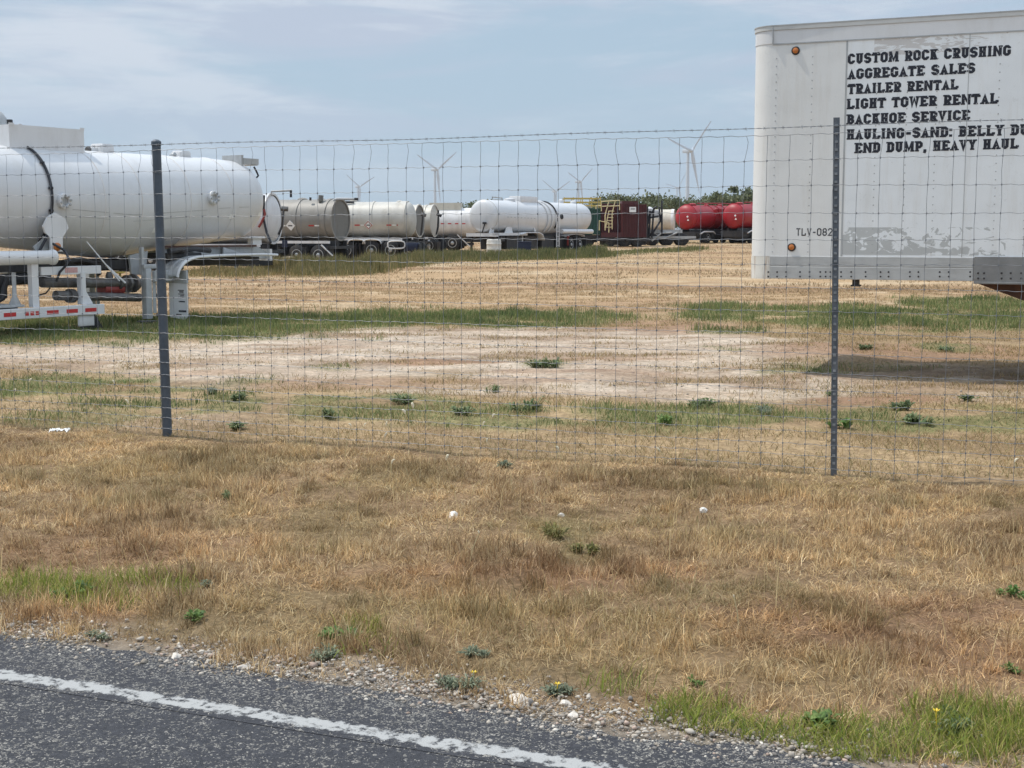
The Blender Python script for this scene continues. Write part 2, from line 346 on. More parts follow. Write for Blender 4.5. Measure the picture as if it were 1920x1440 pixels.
def ground_colour(x, y):
    z = zones(x, y); n = len(x)
    c = np.tile(c3(.24, .16, .09), (n, 1))                                     # thatch of the verge
    c = lerp(c, c3(.20, .11, .065), z['red'])
    c = lerp(c, c3(.15, .14, .06), np.maximum(z['olive'], z['fgreen']) * .7)
    yc = np.tile(c3(.36, .255, .145), (n, 1))
    yc = lerp(yc, c3(.27, .185, .105), sst(.45, .65, z['n1']) * .8)
    farc = np.tile(c3(.41, .28, .16), (n, 1))
    farc = lerp(farc, c3(.29, .18, .10), sst(.46, .62, z['n3']) * .9)
    farc = lerp(farc, c3(.50, .385, .25), sst(.55, .7, fbm(x * .3, y * .9, 77, 3)) * .7)
    yc = lerp(yc, farc, z['far'])
    c = lerp(c, yc, z['yard'])
    bc = np.tile(c3(.445, .35, .265), (n, 1))
    bc = lerp(bc, c3(.32, .23, .16), sst(.40, .60, fbm(x * .38, y * 1.7, 61, 5)) * .9)
    bc = lerp(bc, c3(.53, .44, .345), sst(.5, .66, fbm(x * 1.4, y * 2.6, 67, 4)) * .8)
    c = lerp(c, bc, z['bare'])
    c = lerp(c, c3(.30, .185, .115), z['soil'])
    c = lerp(c, c3(.175, .175, .07), z['green'] * .9 * sst(.31, .47, fbm(x * .75, y * 1.3, 143, 4) + .08 * sst(16, 22, y)))
    g = sst(.95, .5, edge_off(x, y) + (z['n2'] - .5) * .5)                           # gravelly, dusty edge of the road
    c = lerp(c, c3(.33, .275, .215), g * .8)
    c = lerp(c, c3(.09, .088, .085), sst(.62, .3, edge_off(x, y) + (z['n2'] - .5) * .35) * .8)
    return c, z, g

def ground():
    def axis(lo, hi, a, b, st, grow):
        l = [a]; d = st
        while l[0] > lo: d *= grow; l.insert(0, l[0] - d)
        m = list(np.arange(a + st, b, st)); d = st; r = [b]
        while r[-1] < hi: d *= grow; r.append(r[-1] + d)
        return np.array(l + m + r)
    X = axis(-4200, 4200, -13, 13, .10, 1.22); Y = axis(-400, 4800, 3.2, 34, .10, 1.05)
    gx, gy = np.meshgrid(X, Y); x = gx.ravel(); y = gy.ravel()
    z = gz(x, y); c, zn, g = ground_colour(x, y)
    V = np.stack([x, y, z], 1); nx = len(X); ny = len(Y)
    i = np.arange(nx * ny).reshape(ny, nx)
    T = np.stack([i[:-1, :-1].ravel(), i[:-1, 1:].ravel(), i[1:, 1:].ravel(), i[1:, :-1].ravel()], 1)
    m = bpy.data.materials.new('ground_soil'); m.use_nodes = True; t = m.node_tree; t.nodes.clear()
    out = N(t, 'ShaderNodeOutputMaterial'); p = N(t, 'ShaderNodeBsdfPrincipled'); Lk(t, p, 0, out, 0)
    p.inputs['Roughness'].default_value = 0.95; p.inputs['Specular IOR Level'].default_value = 0.15
    a = N(t, 'ShaderNodeAttribute', attribute_name='tint'); tcn = N(t, 'ShaderNodeTexCoord')
    n1 = N(t, 'ShaderNodeTexNoise', i_Scale=9.0, i_Detail=9.0, i_Roughness=0.72); Lk(t, tcn, 'Object', n1, 'Vector')
    r1 = N(t, 'ShaderNodeMapRange'); r1.inputs[1].default_value = .3; r1.inputs[2].default_value = .7; r1.inputs[3].default_value = .62; r1.inputs[4].default_value = 1.32; Lk(t, n1, 0, r1, 0)
    n2 = N(t, 'ShaderNodeTexNoise', i_Scale=1.1, i_Detail=8.0, i_Roughness=0.68); Lk(t, tcn, 'Object', n2, 'Vector')
    r2 = N(t, 'ShaderNodeMapRange'); r2.inputs[1].default_value = .3; r2.inputs[2].default_value = .7; r2.inputs[3].default_value = .78; r2.inputs[4].default_value = 1.2; Lk(t, n2, 0, r2, 0)
    vo = N(t, 'ShaderNodeTexVoronoi', i_Scale=38.0); Lk(t, tcn, 'Object', vo, 'Vector')
    sp = N(t, 'ShaderNodeSeparateColor'); Lk(t, vo, 'Color', sp, 0)
    r3 = N(t, 'ShaderNodeMapRange'); r3.inputs[3].default_value = .8; r3.inputs[4].default_value = 1.2; Lk(t, sp, 0, r3, 0)
    m1 = N(t, 'ShaderNodeMath', operation='MULTIPLY'); Lk(t, r1, 0, m1, 0); Lk(t, r2, 0, m1, 1)
    m2 = N(t, 'ShaderNodeMath', operation='MULTIPLY'); Lk(t, m1, 0, m2, 0); Lk(t, r3, 0, m2, 1)
    mul = N(t, 'ShaderNodeVectorMath', operation='SCALE'); Lk(t, a, 'Color', mul, 0); Lk(t, m2, 0, mul, 'Scale')
    Lk(t, mul, 0, p, 'Base Color')
    b1 = N(t, 'ShaderNodeBump', i_Strength=0.7, i_Distance=0.04); Lk(t, n1, 0, b1, 'Height')
    b2 = N(t, 'ShaderNodeBump', i_Strength=0.4, i_Distance=0.012); Lk(t, vo, 0, b2, 'Height'); Lk(t, b1, 0, b2, 'Normal'); Lk(t, b2, 0, p, 'Normal')
    o = np_mesh('ground', V, T, m, c); kind(o, 'structure')
ground()

# ------------------------------------------------------------------ road
def road():
    rz = math.atan2(RE.y, RE.x)
    def edge(s): return float(edge_base(s)) + (fbm(np.array([s * 1.7]), np.array([3.3]), 91, 4)[0] - .5) * .16 + (fbm(np.array([s * 9.]), np.array([7.3]), 93, 4)[0] - .5) * .16
    ss = list(np.arange(-120, -14, 4)) + list(np.arange(-14, 14, .06)) + list(np.arange(14, 121, 4))
    v = []; f = []
    offs = [-7.0, -3.5, -1.5, -.6, 0, .16]
    for s in ss:
        for o_ in offs: v.append((s, o_, 0.008))
        e = edge(s); v.append((s, e, 0.008)); v.append((s, e + .03, -0.02))
    k = len(offs) + 2
    for i in range(len(ss) - 1):
        for j in range(k - 1): f.append((i * k + j, (i + 1) * k + j, (i + 1) * k + j + 1, i * k + j + 1))
    def chipmat(name, line):
        m = bpy.data.materials.new(name); m.use_nodes = True; t = m.node_tree; t.nodes.clear()
        out = N(t, 'ShaderNodeOutputMaterial'); p = N(t, 'ShaderNodeBsdfPrincipled'); Lk(t, p, 0, out, 0)
        p.inputs['Roughness'].default_value = 0.8; p.inputs['Specular IOR Level'].default_value = .3
        tcn = N(t, 'ShaderNodeTexCoord')
        dn = N(t, 'ShaderNodeTexNoise', i_Scale=45.0, i_Detail=2.0); Lk(t, tcn, 'Object', dn, 'Vector')
        ad = N(t, 'ShaderNodeMix', data_type='RGBA', blend_type='LINEAR_LIGHT'); ad.inputs[0].default_value = 0.03; Lk(t, tcn, 'Object', ad, 6); Lk(t, dn, 'Color', ad, 7)
        vo = N(t, 'ShaderNodeTexVoronoi', i_Scale=92.0); Lk(t, ad, 2, vo, 'Vector')
        sp = N(t, 'ShaderNodeSeparateColor'); Lk(t, vo, 'Color', sp, 0)
        big = N(t, 'ShaderNodeTexNoise', i_Scale=4.2, i_Detail=8.0, i_Roughness=.74); Lk(t, tcn, 'Object', big, 'Vector')
        xyz = N(t, 'ShaderNodeSeparateXYZ'); Lk(t, tcn, 'Object', xyz, 0)
        sh = N(t, 'ShaderNodeMapRange', interpolation_type='SMOOTHSTEP'); sh.inputs[1].default_value = -0.05; sh.inputs[2].default_value = .16; sh.inputs[3].default_value = 0.0; sh.inputs[4].default_value = .24; Lk(t, xyz, 1, sh, 0)
        wheel = N(t, 'ShaderNodeMapRange', interpolation_type='SMOOTHSTEP'); wheel.inputs[1].default_value = -.1; wheel.inputs[2].default_value = -.8; wheel.inputs[3].default_value = -.06; wheel.inputs[4].default_value = .06; Lk(t, xyz, 1, wheel, 0)
        thr = N(t, 'ShaderNodeMath', operation='MULTIPLY_ADD'); Lk(t, big, 0, thr, 0); thr.inputs[1].default_value = 2.3; thr.inputs[2].default_value = -0.84
        th1 = N(t, 'ShaderNodeMath', operation='ADD'); Lk(t, thr, 0, th1, 0); Lk(t, sh, 0, th1, 1)
        th2 = N(t, 'ShaderNodeMath', operation='ADD'); Lk(t, th1, 0, th2, 0); Lk(t, wheel, 0, th2, 1)
        lt = N(t, 'ShaderNodeMath', operation='LESS_THAN'); Lk(t, sp, 0, lt, 0); Lk(t, th2, 0, lt, 1)
        dd = N(t, 'ShaderNodeMapRange'); dd.inputs[1].default_value = .42; dd.inputs[2].default_value = .58; dd.inputs[3].default_value = 1; dd.inputs[4].default_value = 0; Lk(t, vo, 'Distance', dd, 0)
        ch = N(t, 'ShaderNodeMath', operation='MULTIPLY'); Lk(t, lt, 0, ch, 0); Lk(t, dd, 0, ch, 1)
        cc = N(t, 'ShaderNodeMix', data_type='RGBA'); Lk(t, sp, 1, cc, 0); cc.inputs[6].default_value = (.11, .105, .095, 1); cc.inputs[7].default_value = (.33, .31, .275, 1)
        bn = N(t, 'ShaderNodeMix', data_type='RGBA'); Lk(t, sp, 2, bn, 0); bn.inputs[6].default_value = (.026, .027, .032, 1); bn.inputs[7].default_value = (.052, .053, .060, 1)
        mxx = N(t, 'ShaderNodeMix', data_type='RGBA'); Lk(t, ch, 0, mxx, 0); Lk(t, bn, 2, mxx, 6); Lk(t, cc, 2, mxx, 7); last = mxx
        if line:
            wn = N(t, 'ShaderNodeTexNoise', i_Scale=26.0, i_Detail=5.0, i_Roughness=.7); Lk(t, tcn, 'Object', wn, 'Vector')
            ws = N(t, 'ShaderNodeMath', operation='MULTIPLY_ADD'); Lk(t, big, 0, ws, 0); ws.inputs[1].default_value = .5; Lk(t, wn, 0, ws, 2)
            # ragged sides of the stripe
            ab = N(t, 'ShaderNodeMath', operation='ABSOLUTE'); Lk(t, xyz, 1, ab, 0)
            ew = N(t, 'ShaderNodeMapRange'); ew.inputs[1].default_value = .028; ew.inputs[2].default_value = .08; ew.inputs[3].default_value = 0; ew.inputs[4].default_value = .42; Lk(t, ab, 0, ew, 0)
            su = N(t, 'ShaderNodeMath', operation='SUBTRACT'); Lk(t, ws, 0, su, 0); Lk(t, ew, 0, su, 1)
            wr = N(t, 'ShaderNodeMapRange'); wr.inputs[1].default_value = .62; wr.inputs[2].default_value = .74; Lk(t, su, 0, wr, 0)
            m3 = N(t, 'ShaderNodeMix', data_type='RGBA'); Lk(t, wr, 0, m3, 0); Lk(t, mxx, 2, m3, 6); m3.inputs[7].default_value = (.37, .37, .36, 1); last = m3
        Lk(t, last, 2, p, 'Base Color')
        iv = N(t, 'ShaderNodeMath', operation='SUBTRACT'); iv.inputs[0].default_value = 1; Lk(t, vo, 'Distance', iv, 1)
        bp = N(t, 'ShaderNodeBump', i_Strength=.55 if not line else .3, i_Distance=.006); Lk(t, iv, 0, bp, 'Height'); Lk(t, bp, 0, p, 'Normal')
        return m
    me = bpy.data.meshes.new('road'); me.from_pydata(v, [], f); me.materials.append(chipmat('chip_seal_asphalt', False))
    o = bpy.data.objects.new('road', me); COL.objects.link(o); o.location = (RA.x, RA.y, 0); o.rotation_euler = (0, 0, rz); kind(o, 'structure')
    me = bpy.data.meshes.new('edge_line'); me.from_pydata([(-120, -.085, .0098), (120, -.085, .0098), (120, .085, .0098), (-120, .085, .0098)], [], [(0, 1, 2, 3)]); me.materials.append(chipmat('worn_white_line_paint', True))
    o = bpy.data.objects.new('road_edge_line', me); COL.objects.link(o); o.location = (RA.x, RA.y, 0); o.rotation_euler = (0, 0, rz); kind(o, 'structure')
road()

# ------------------------------------------------------------------ grass (stuff)
def blades(name, label, x, y, h, w, lean, col, trans=None):
    n = len(x); yaw = RNG.uniform(0, 2 * np.pi, n); ly = RNG.uniform(0, 2 * np.pi, n)
    sx, sy = np.cos(yaw) * w / 2, np.sin(yaw) * w / 2
    lx, ly2 = np.cos(ly) * lean, np.sin(ly) * lean
    z0 = gz(x, y) - .004
    V = np.empty((n, 5, 3)); 
    V[:, 0] = np.stack([x - sx, y - sy, z0], 1); V[:, 1] = np.stack([x + sx, y + sy, z0], 1)
    mx_, my_, mz = x + lx * .36, y + ly2 * .36, z0 + h * .62
    V[:, 2] = np.stack([mx_ + sx * .8, my_ + sy * .8, mz], 1); V[:, 3] = np.stack([mx_ - sx * .8, my_ - sy * .8, mz], 1)
    V[:, 4] = np.stack([x + lx, y + ly2, z0 + h], 1)
    b = (np.arange(n) * 5)[:, None]
    T = np.concatenate([b + np.array([[0, 1, 2]]), b + np.array([[0, 2, 3]]), b + np.array([[3, 2, 4]])], 0)
    C = np.repeat(col, 5, axis=0)
    o = np_mesh(name, V.reshape(-1, 3), T, M['blade'], C); kind(o, 'stuff'); tag(o, label, 'grass')
    return o
def pick(cols, wts, n):
    idx = RNG.choice(len(cols), n, p=np.array(wts) / np.sum(wts)); c = np.array(cols)[idx]
    return c * RNG.uniform(.75, 1.3, (n, 1))
def sample(n, y0, y1, p=1.0, m0=.40, m1=1.3):
    """positions spread over the wedge of ground in view, evenly per square metre for p = 1"""
    yy = (RNG.uniform(0, 1, n) * (y1 ** (1 + p) - y0 ** (1 + p)) + y0 ** (1 + p)) ** (1 / (1 + p))
    return RNG.uniform(-1, 1, n) * (m0 * yy + m1), yy
def grass():
    # verge: dry, tangled; two thirds of the blades gather in tufts sharing tone, height and outward lean
    def verge(x, y, tu, ox, oy, th):
        z = zones(x, y); ro = edge_off(x, y); n2 = fbm(x * 1.9, y * 1.9, 101, 4); nn = fbm(x * 6, y * 6, 103, 3)
        keep = (z['yard'] < .5) & (RNG.uniform(0, 1, len(x)) < sst(.42, .62, ro + (n2 - .5) * .6) * (.30 + .70 * sst(.3, .55, nn)) * (1 - .45 * z['fgreen']))
        x, y, n2, nn, tu, ox, oy, th = [q[keep] for q in (x, y, n2, nn, tu, ox, oy, th)]; z = {k: v[keep] for k, v in z.items()}; n = len(x)
        c = pick([(.63, .475, .27), (.50, .35, .19), (.37, .245, .135), (.72, .58, .37), (.235, .16, .09)], [3.6, 4, 2.8, 1.3, 2], n) * tu[:, None]
        tone = .3 * fbm(x * .55, y * .9, 111, 3) + .7 * fbm(x * 2.6, y * 3.4, 115, 4)
        c = lerp(c, c * c3(1.18, 1.16, 1.1), sst(.5, .60, tone)); c = lerp(c, c * c3(.72, .69, .66), sst(.5, .40, tone))
        c = lerp(c, c * c3(.86, .70, .64), z['red']); c = lerp(c, c * .35 + c3(.125, .125, .045) * .9, np.maximum(z['olive'], .55 * sst(.54, .66, fbm(x * .9, y * 1.2, 117, 4))) * (RNG.uniform(0, 1, n) < .75))
        h = (.014 + .042 * RNG.uniform(0, 1, n) ** 1.5) * th * (1 - .55 * sst(-.9, -.1, fence_off(x, y))) * (.6 + .9 * sst(.3, .7, n2)) * (.6 + .8 * nn)
        lean = RNG.uniform(.3, 1.0, n) * (.04 + .05 * RNG.uniform(0, 1, n))
        flat = (RNG.uniform(0, 1, n) < .6) & (th <= 1.0); c = np.where((flat & (RNG.uniform(0, 1, n) < .35))[:, None], c * 1.25, c)
        h = np.where(flat, h * .45 + .004, h); lean = np.where(flat, lean * 1.3 + .02, lean)
        return x, y, h, lean, c
    x, y = sample(330000, 3.7, 13.5, .45); o1 = np.ones(len(x)); A = verge(x, y, o1, o1 * 0, o1 * 0, o1)
    tx, ty = sample(9500, 3.7, 13.5, .7); k = 46; m_ = len(tx); sp_ = RNG.uniform(.018, .055, m_)
    ox = RNG.normal(0, 1, (m_, k)) * sp_[:, None]; oy = RNG.normal(0, 1, (m_, k)) * sp_[:, None]
    tone_t = np.where(RNG.uniform(0, 1, m_) < .5, RNG.uniform(.72, .98, m_), RNG.uniform(.98, 1.3, m_))
    B = verge((tx[:, None] + ox).ravel(), (ty[:, None] + oy).ravel(), np.repeat(tone_t, k), ox.ravel(), oy.ravel(), np.repeat(RNG.uniform(1.01, 1.6, m_), k))
    x, y, h, lean, c = [np.concatenate([a, b]) for a, b in zip(A, B)]; n = len(x)
    blades('dry_grass', 'tangled straw-coloured dry grass of the verge between road and fence', x, y, h, RNG.uniform(.0022, .0045, n) * (.6 + y / 14), lean, c)
    # tall thin stems standing out of the verge
    x, y = sample(2600, 4.4, 12.5, .6); k = (fence_off(x, y) < 0) & (road_off(x, y) > .9) & (fbm(x * .8, y * .8, 131, 3) > .44); x, y = x[k], y[k]; n = len(x)
    blades('dry_stem_grass', 'sparse tall pale stems standing out of the dry verge grass', x, y, RNG.uniform(.09, .24, n), RNG.uniform(.0028, .0042, n), RNG.uniform(.01, .12, n), pick([(.60, .47, .25), (.50, .36, .18)], [1, 1], n))
    # fresh green on the verge
    x, y = sample(420000, 3.7, 9.5, .3)
    z = zones(x, y); ro = edge_off(x, y)
    keep = (RNG.uniform(0, 1, len(x)) < z['fgreen'] * .85 * sst(.40, .58, fbm(x * 2.4, y * 2.4, 123, 3) + .10 * (x > 0))) & (ro + (z['n2'] - .5) * .5 > .55)
    x, y = x[keep], y[keep]; n = len(x); q = fbm(x * 2.2, y * 2.2, 121, 3)
    c = pick([(.27, .30, .055), (.20, .25, .05), (.38, .36, .10), (.14, .19, .045), (.46, .38, .16)], [4, 3, 2.5, 1.5, 1.6], n)
    blades('green_verge_grass', 'fresh yellow-green grass growing on the verge near the road', x, y, (.03 + .075 * RNG.uniform(0, 1, n)) * (.45 + .9 * q), RNG.uniform(.0025, .0048, n), RNG.uniform(.02, .085, n), c)
    # green turf of the yard
    x, y = sample(460000, 9.0, 34, .15, .40, 1.5)
    z = zones(x, y); keep = (RNG.uniform(0, 1, len(x)) < z['green'] ** 1.3 * .9) & (fence_off(x, y) > .02)
    q2 = fbm(x * .75, y * 1.3, 143, 4); keep &= RNG.uniform(0, 1, len(x)) < sst(.31, .47, q2 + .08 * sst(16, 22, y)) * 1.0
    x, y = x[keep], y[keep]; n = len(x); q = fbm(x * 1.6, y * 1.6, 141, 4)
    c = pick([(.205, .235, .085), (.16, .205, .075), (.27, .27, .11), (.38, .31, .16), (.115, .155, .065)], [4, 3, 3, 1.3, 1.4], n)
    tn = fbm(x * .6, y * 1.1, 145, 4); c = lerp(c, c * c3(.58, .66, .62), sst(.5, .58, tn) * .85)
    h = (.018 + .038 * RNG.uniform(0, 1, n)) * (.5 + 1.2 * sst(.35, .65, q)) * (1 + .9 * sst(18, 24, y))
    blades('turf_grass', 'patchy strips of green turf in the bare yard behind the fence', x, y, h, RNG.uniform(.004, .007, n) * (.4 + y / 16), RNG.uniform(.02, .07, n), c)
    # short straw in the yard
    x, y = sample(380000, 9.0, 40, -.15, .40, 1.5)
    z = zones(x, y); q = fbm(x * 1.3, y * 2.2, 151, 4)
    keep = (fence_off(x, y) > 0) & (RNG.uniform(0, 1, len(x)) < np.maximum(sst(.38, .6, q), .95 * sst(1.6, .4, fence_off(x, y))) * (1 - .93 * z['bare'] * sst(.62, .5, fbm(x * .38, y * 1.7, 61, 5))) * (1 - .6 * z['green']))
    x, y = x[keep], y[keep]; z = {k: v[keep] for k, v in z.items()}; n = len(x)
    c = pick([(.46, .34, .18), (.36, .25, .13), (.25, .19, .09), (.20, .18, .075)], [4, 3, 2, 2.2 ], n)
    c = lerp(c, pick([(.46, .345, .20), (.35, .24, .135)], [3, 2], n), z['far'])
    blades('straw_grass', 'short sparse straw over the soil of the yard', x, y, RNG.uniform(.015, .06, n), RNG.uniform(.003, .006, n) * (.4 + y / 15), RNG.uniform(.02, .08, n), c)
    # far field stubble
    x, y = sample(120000, 36, 112, .0, .40, 3)
    q = fbm(x * .35, y * .8, 161, 4); keep = RNG.uniform(0, 1, len(x)) < sst(.40, .62, q); x, y = x[keep], y[keep]; n = len(x)
    blades('stubble_grass', 'thin tan stubble of the far dry field in front of the tankers', x, y, RNG.uniform(.03, .10, n), RNG.uniform(.02, .035, n), RNG.uniform(.03, .1, n), pick([(.43, .33, .20), (.35, .25, .145), (.27, .195, .11)], [3, 3, 1.4], n))
    # tall weeds along the row of parked tankers
    segs = [((505, 488), (585, 492), 6000, .6), ((575, 494), (700, 492), 12000, .85), ((690, 488), (880, 478), 14000, .7), ((880, 480), (1130, 476), 15000, .62), ((1040, 478), (1320, 470), 5000, .30), ((1130, 464), (1420, 460), 2500, .15), ((380, 494), (500, 496), 3500, .35)]
    xs = []; ys = []; hs = []
    for a, b, k, hh in segs:
        za = .42; A = gnd(*a, za); B = gnd(*b, za); t_ = RNG.uniform(0, 1, k); L_ = (B - A); d = RNG.normal(0, 2.0, k)
        xs.append(A.x + L_.x * t_ + RNG.normal(0, .4, k)); ys.append(A.y + L_.y * t_ + d)
        hs.append(hh * (.25 + .75 * RNG.uniform(0, 1, k)) * np.exp(-(d / 3.2) ** 2) * (.45 + 1.1 * fbm(xs[-1] * .9, ys[-1] * .3, 171, 3)))
    x = np.concatenate(xs); y = np.concatenate(ys); h = np.concatenate(hs); n = len(x)
    g = sst(-14, 2, x + RNG.normal(0, 3.0, n))
    c = lerp(pick([(.30, .24, .11), (.22, .19, .08), (.40, .30, .15)], [3, 3, 2], n), pick([(.13, .15, .055), (.18, .18, .075), (.10, .12, .05), (.30, .24, .12)], [3, 3, 2, 1], n), g)
    blades('weedy_grass', 'tall uneven weeds and grass along the row of parked tankers', x, y, h, RNG.uniform(.018, .035, n), RNG.uniform(.02, .16, n), c)
grass()

# ------------------------------------------------------------------ stones
def gravel():
    n = 44000
    s = RNG.uniform(-7, 9, n); o_ = edge_base(s) + .03 + RNG.normal(0, .11, n) + .05
    x = RA.x + RE.x * s + RN.x * o_; y = RA.y + RE.y * s + RN.y * o_
    q = fbm(x * 1.3, y * 1.3, 181, 4); k = (q + RNG.normal(0, .06, n) > .34) & (o_ > .2); x, y = x[k], y[k]
    # caliche pebbles in the yard
    xx, yy = sample(22000, 11, 26, .3); z = zones(xx, yy); k = (RNG.uniform(0, 1, len(xx)) < z['bare'] * .55) & (fence_off(xx, yy) > .1)
    n1 = len(x); x = np.concatenate([x, xx[k]]); y = np.concatenate([y, yy[k]]); n = len(x)
    r = .002 + .009 * RNG.uniform(0, 1, n) ** 5; r[n1:] *= 1.25
    big = RNG.uniform(0, 1, n) < .006; r = np.where(big, r * 2.0, r)
    base = np.array([(1, 0, 0), (0, 1, 0), (-1, 0, 0), (0, -1, 0), (0, 0, 1), (0, 0, -1)], float)
    fc = np.array([(0, 1, 4), (1, 2, 4), (2, 3, 4), (3, 0, 4), (1, 0, 5), (2, 1, 5), (3, 2, 5), (0, 3, 5)])
    # one cut of every edge for a rounder stone
    mids = {}; vs = [tuple(b) for b in base]; f2 = []
    def mid(a, b):
        k_ = (min(a, b), max(a, b))
        if k_ not in mids:
            p = (np.array(vs[a]) + np.array(vs[b])) / 2; p /= np.linalg.norm(p); mids[k_] = len(vs); vs.append(tuple(p))
        return mids[k_]
    for a, b, c in fc:
        ab, bc, ca = mid(a, b), mid(b, c), mid(c, a); f2 += [(a, ab, ca), (ab, b, bc), (ca, bc, c), (ab, bc, ca)]
    vs = np.array(vs); f2 = np.array(f2); m = len(vs)
    V = vs[None] * RNG.uniform(.65, 1.25, (n, m, 1)) * r[:, None, None] * RNG.uniform(.7, 1.3, (n, 1, 3))
    V[:, :, 2] *= .7; a = RNG.uniform(0, 6.28, n); ca, sa = np.cos(a)[:, None], np.sin(a)[:, None]
    X = V[:, :, 0] * ca - V[:, :, 1] * sa + x[:, None]; Y = V[:, :, 0] * sa + V[:, :, 1] * ca + y[:, None]; Z = V[:, :, 2] + (gz(x, y) + r * .3)[:, None]
    Z[:n1] += .004
    T = (np.arange(n) * m)[:, None, None] + f2[None]
    c = pick([(.42, .37, .31), (.33, .285, .235), (.55, .50, .43), (.22, .20, .18), (.40, .30, .24)], [4, 4, 1.6, 3, 1.2], n)
    mt = blade_mat('gravel_stone', 0.0, .9)
    Z[:n1] += .003
    o = np_mesh('gravel', np.stack([X, Y, Z], 2).reshape(-1, 3), T.reshape(-1, 3), mt, np.repeat(c, m, axis=0)); kind(o, 'stuff')
    tag(o, 'loose pale gravel along the broken road edge and over the bare yard', 'gravel')
gravel()
def rock(u, v, rx, ry, rz_, m, label, seed, group=None):
    p = gnd(u, v); r = random.Random(seed); mb = MB(); n = 14; rings = []
    vs = []; fs = []
    for i in range(8):
        th = math.pi * i / 7
        for k in range(n):
            ph = 2 * math.pi * k / n
            q = 1 + .22 * math.sin(3 * ph + seed + i) + r.uniform(-.14, .14)
            vs.append((math.sin(th) * math.cos(ph) * rx * q, math.sin(th) * math.sin(ph) * ry * q, math.cos(th) * rz_ * (1 + r.uniform(-.08, .08))))
    for i in range(7):
        for k in range(n):
            j = (k + 1) % n; fs.append((i * n + k, i * n + n + k, i * n + n + j, i * n + j))
    mb.add(vs, fs); o = mb.build('rock', M[m]); o.location = (p.x, p.y, gzs(p.x, p.y) + rz_ * .35)
    o.rotation_euler = (r.uniform(-.2, .2), r.uniform(-.2, .2), r.uniform(0, 6)); tag(o, label, 'rock', group)
rock(970, 1318, .042, .030, .024, 'rock', 'pinkish rounded rock, the biggest stone along the broken edge of the asphalt', 1)
rock(1075, 1345, .026, .020, .013, 'rock', 'flat pale stone on the road edge just right of the pinkish rock', 2)
rock(1060, 1322, .022, .018, .013, 'rock', 'small tan stone behind the flat pale stone at the road edge', 3)
rock(330, 1235, .028, .02, .016, 'rock', 'pale stone half in the dry grass at the road edge below the green rosette weed', 4)
rock(460, 1255, .036, .018, .014, 'rock', 'long pale stone lying in the gravel right of the blue-grey herb', 5)
rock(850, 975, .030, .026, .030, 'white_rock', 'bright white round rock in the middle of the dry verge', 6)
rock(1318, 960, .026, .022, .022, 'white_rock', 'white rock in the dry verge below and left of the slotted steel T-post', 7)
rock(1052, 974, .020, .018, .016, 'rock', 'small cream stone just above the olive tuft on the verge', 8)
rock(1790, 1418, .024, .018, .012, 'rock', 'pale stone in the bare gap of the fresh green roadside grass', 9)

# ------------------------------------------------------------------ weeds, one by one
def weed(u, v, wid, hgt, kindn, label, seed, z=0.0, flowers=0, group=None):
    """broad-leaved herb: many bent leaves from a short crown"""
    p = gnd(u, v, z); d = p.y; r = random.Random(seed); W = wid / F * d / 2 * .88; H = hgt / F * d * .78
    cols = {'green': [(.105, .175, .045), (.08, .14, .04), (.16, .22, .065)], 'dark': [(.125, .165, .075), (.095, .13, .06), (.19, .21, .10)],
            'blue': [(.165, .19, .125), (.125, .155, .105), (.22, .235, .155)], 'olive': [(.17, .16, .05), (.13, .125, .045), (.24, .20, .08)]}[kindn]
    n = {'green': 80, 'dark': 130, 'blue': 190, 'olive': 130}[kindn]
    n = int(n * r.uniform(.55, 1.1)); lw = r.uniform(.7, 1.6); lobes = [(r.gauss(0, W * .42), r.gauss(0, W * .42), r.uniform(.4, 1.0)) for _ in range(r.randint(2, 5))]
    V = []; T = []; C = []
    for i in range(n):
        lx_, ly_, ls_ = r.choice(lobes); a = r.uniform(0, 6.283); q = r.random() ** .6; L = W * (.25 + .6 * q) * ls_; up = H * (.5 + .6 * ls_) * (.2 + 1.0 * (1 - q * .6) * r.random() + .12)
        bx, by = lx_ + r.gauss(0, W * .12), ly_ + r.gauss(0, W * .12); wl = min(1, .16 / max(W, .01)) * lw * W * {'green': .11, 'dark': .065, 'blue': .035, 'olive': .035}[kindn] * r.uniform(.7, 1.3)
        c = r.choice(cols); k = r.uniform(.85, 1.5); b = len(V); ca, sa = math.cos(a), math.sin(a); tw = r.uniform(-.5, .5)
        prof = [(0, .25, 0), (.3, .8, .62), (.62, 1, .98), (.86, .6, .95), (1, .05, .78)]
        for s_, wd, hh in prof:
            cx, cy, cz = bx + ca * L * s_, by + sa * L * s_, up * hh
            for sg in (-1, 1): V.append((cx - sa * wl * wd * sg, cy + ca * wl * wd * sg, cz + sg * wl * wd * tw + .004)); C.append([x * k for x in c])
        for j in range(4): T.append((b + 2 * j, b + 2 * j + 2, b + 2 * j + 3, b + 2 * j + 1))
    o = np_mesh('weed', np.array(V), np.array(T), M['leaf'], np.array(C))
    zz = gzs(p.x, p.y); o.location = (p.x, p.y, zz); tag(o, label, 'weed', group)
    for i in range(flowers):
        mb = MB(); fx, fy, fz = r.uniform(-W, W) * .7, r.uniform(-W, W) * .3, H * r.uniform(1.0, 1.35)
        mb.tube([(fx * .7, fy, .01), (fx, fy, fz)], .0022, 5)
        for k in range(6):
            a = k * 1.047; mb.add([(fx, fy, fz), (fx + .010 * math.cos(a - .4), fy + .010 * math.sin(a - .4), fz + .008), (fx + .014 * math.cos(a), fy + .014 * math.sin(a), fz + .012), (fx + .010 * math.cos(a + .4), fy + .010 * math.sin(a + .4), fz + .008)], [(0, 1, 2, 3)])
        mb.build('flower', M['flower'], o)
WG = 'weeds on the verge'; YG = 'weeds in the yard'
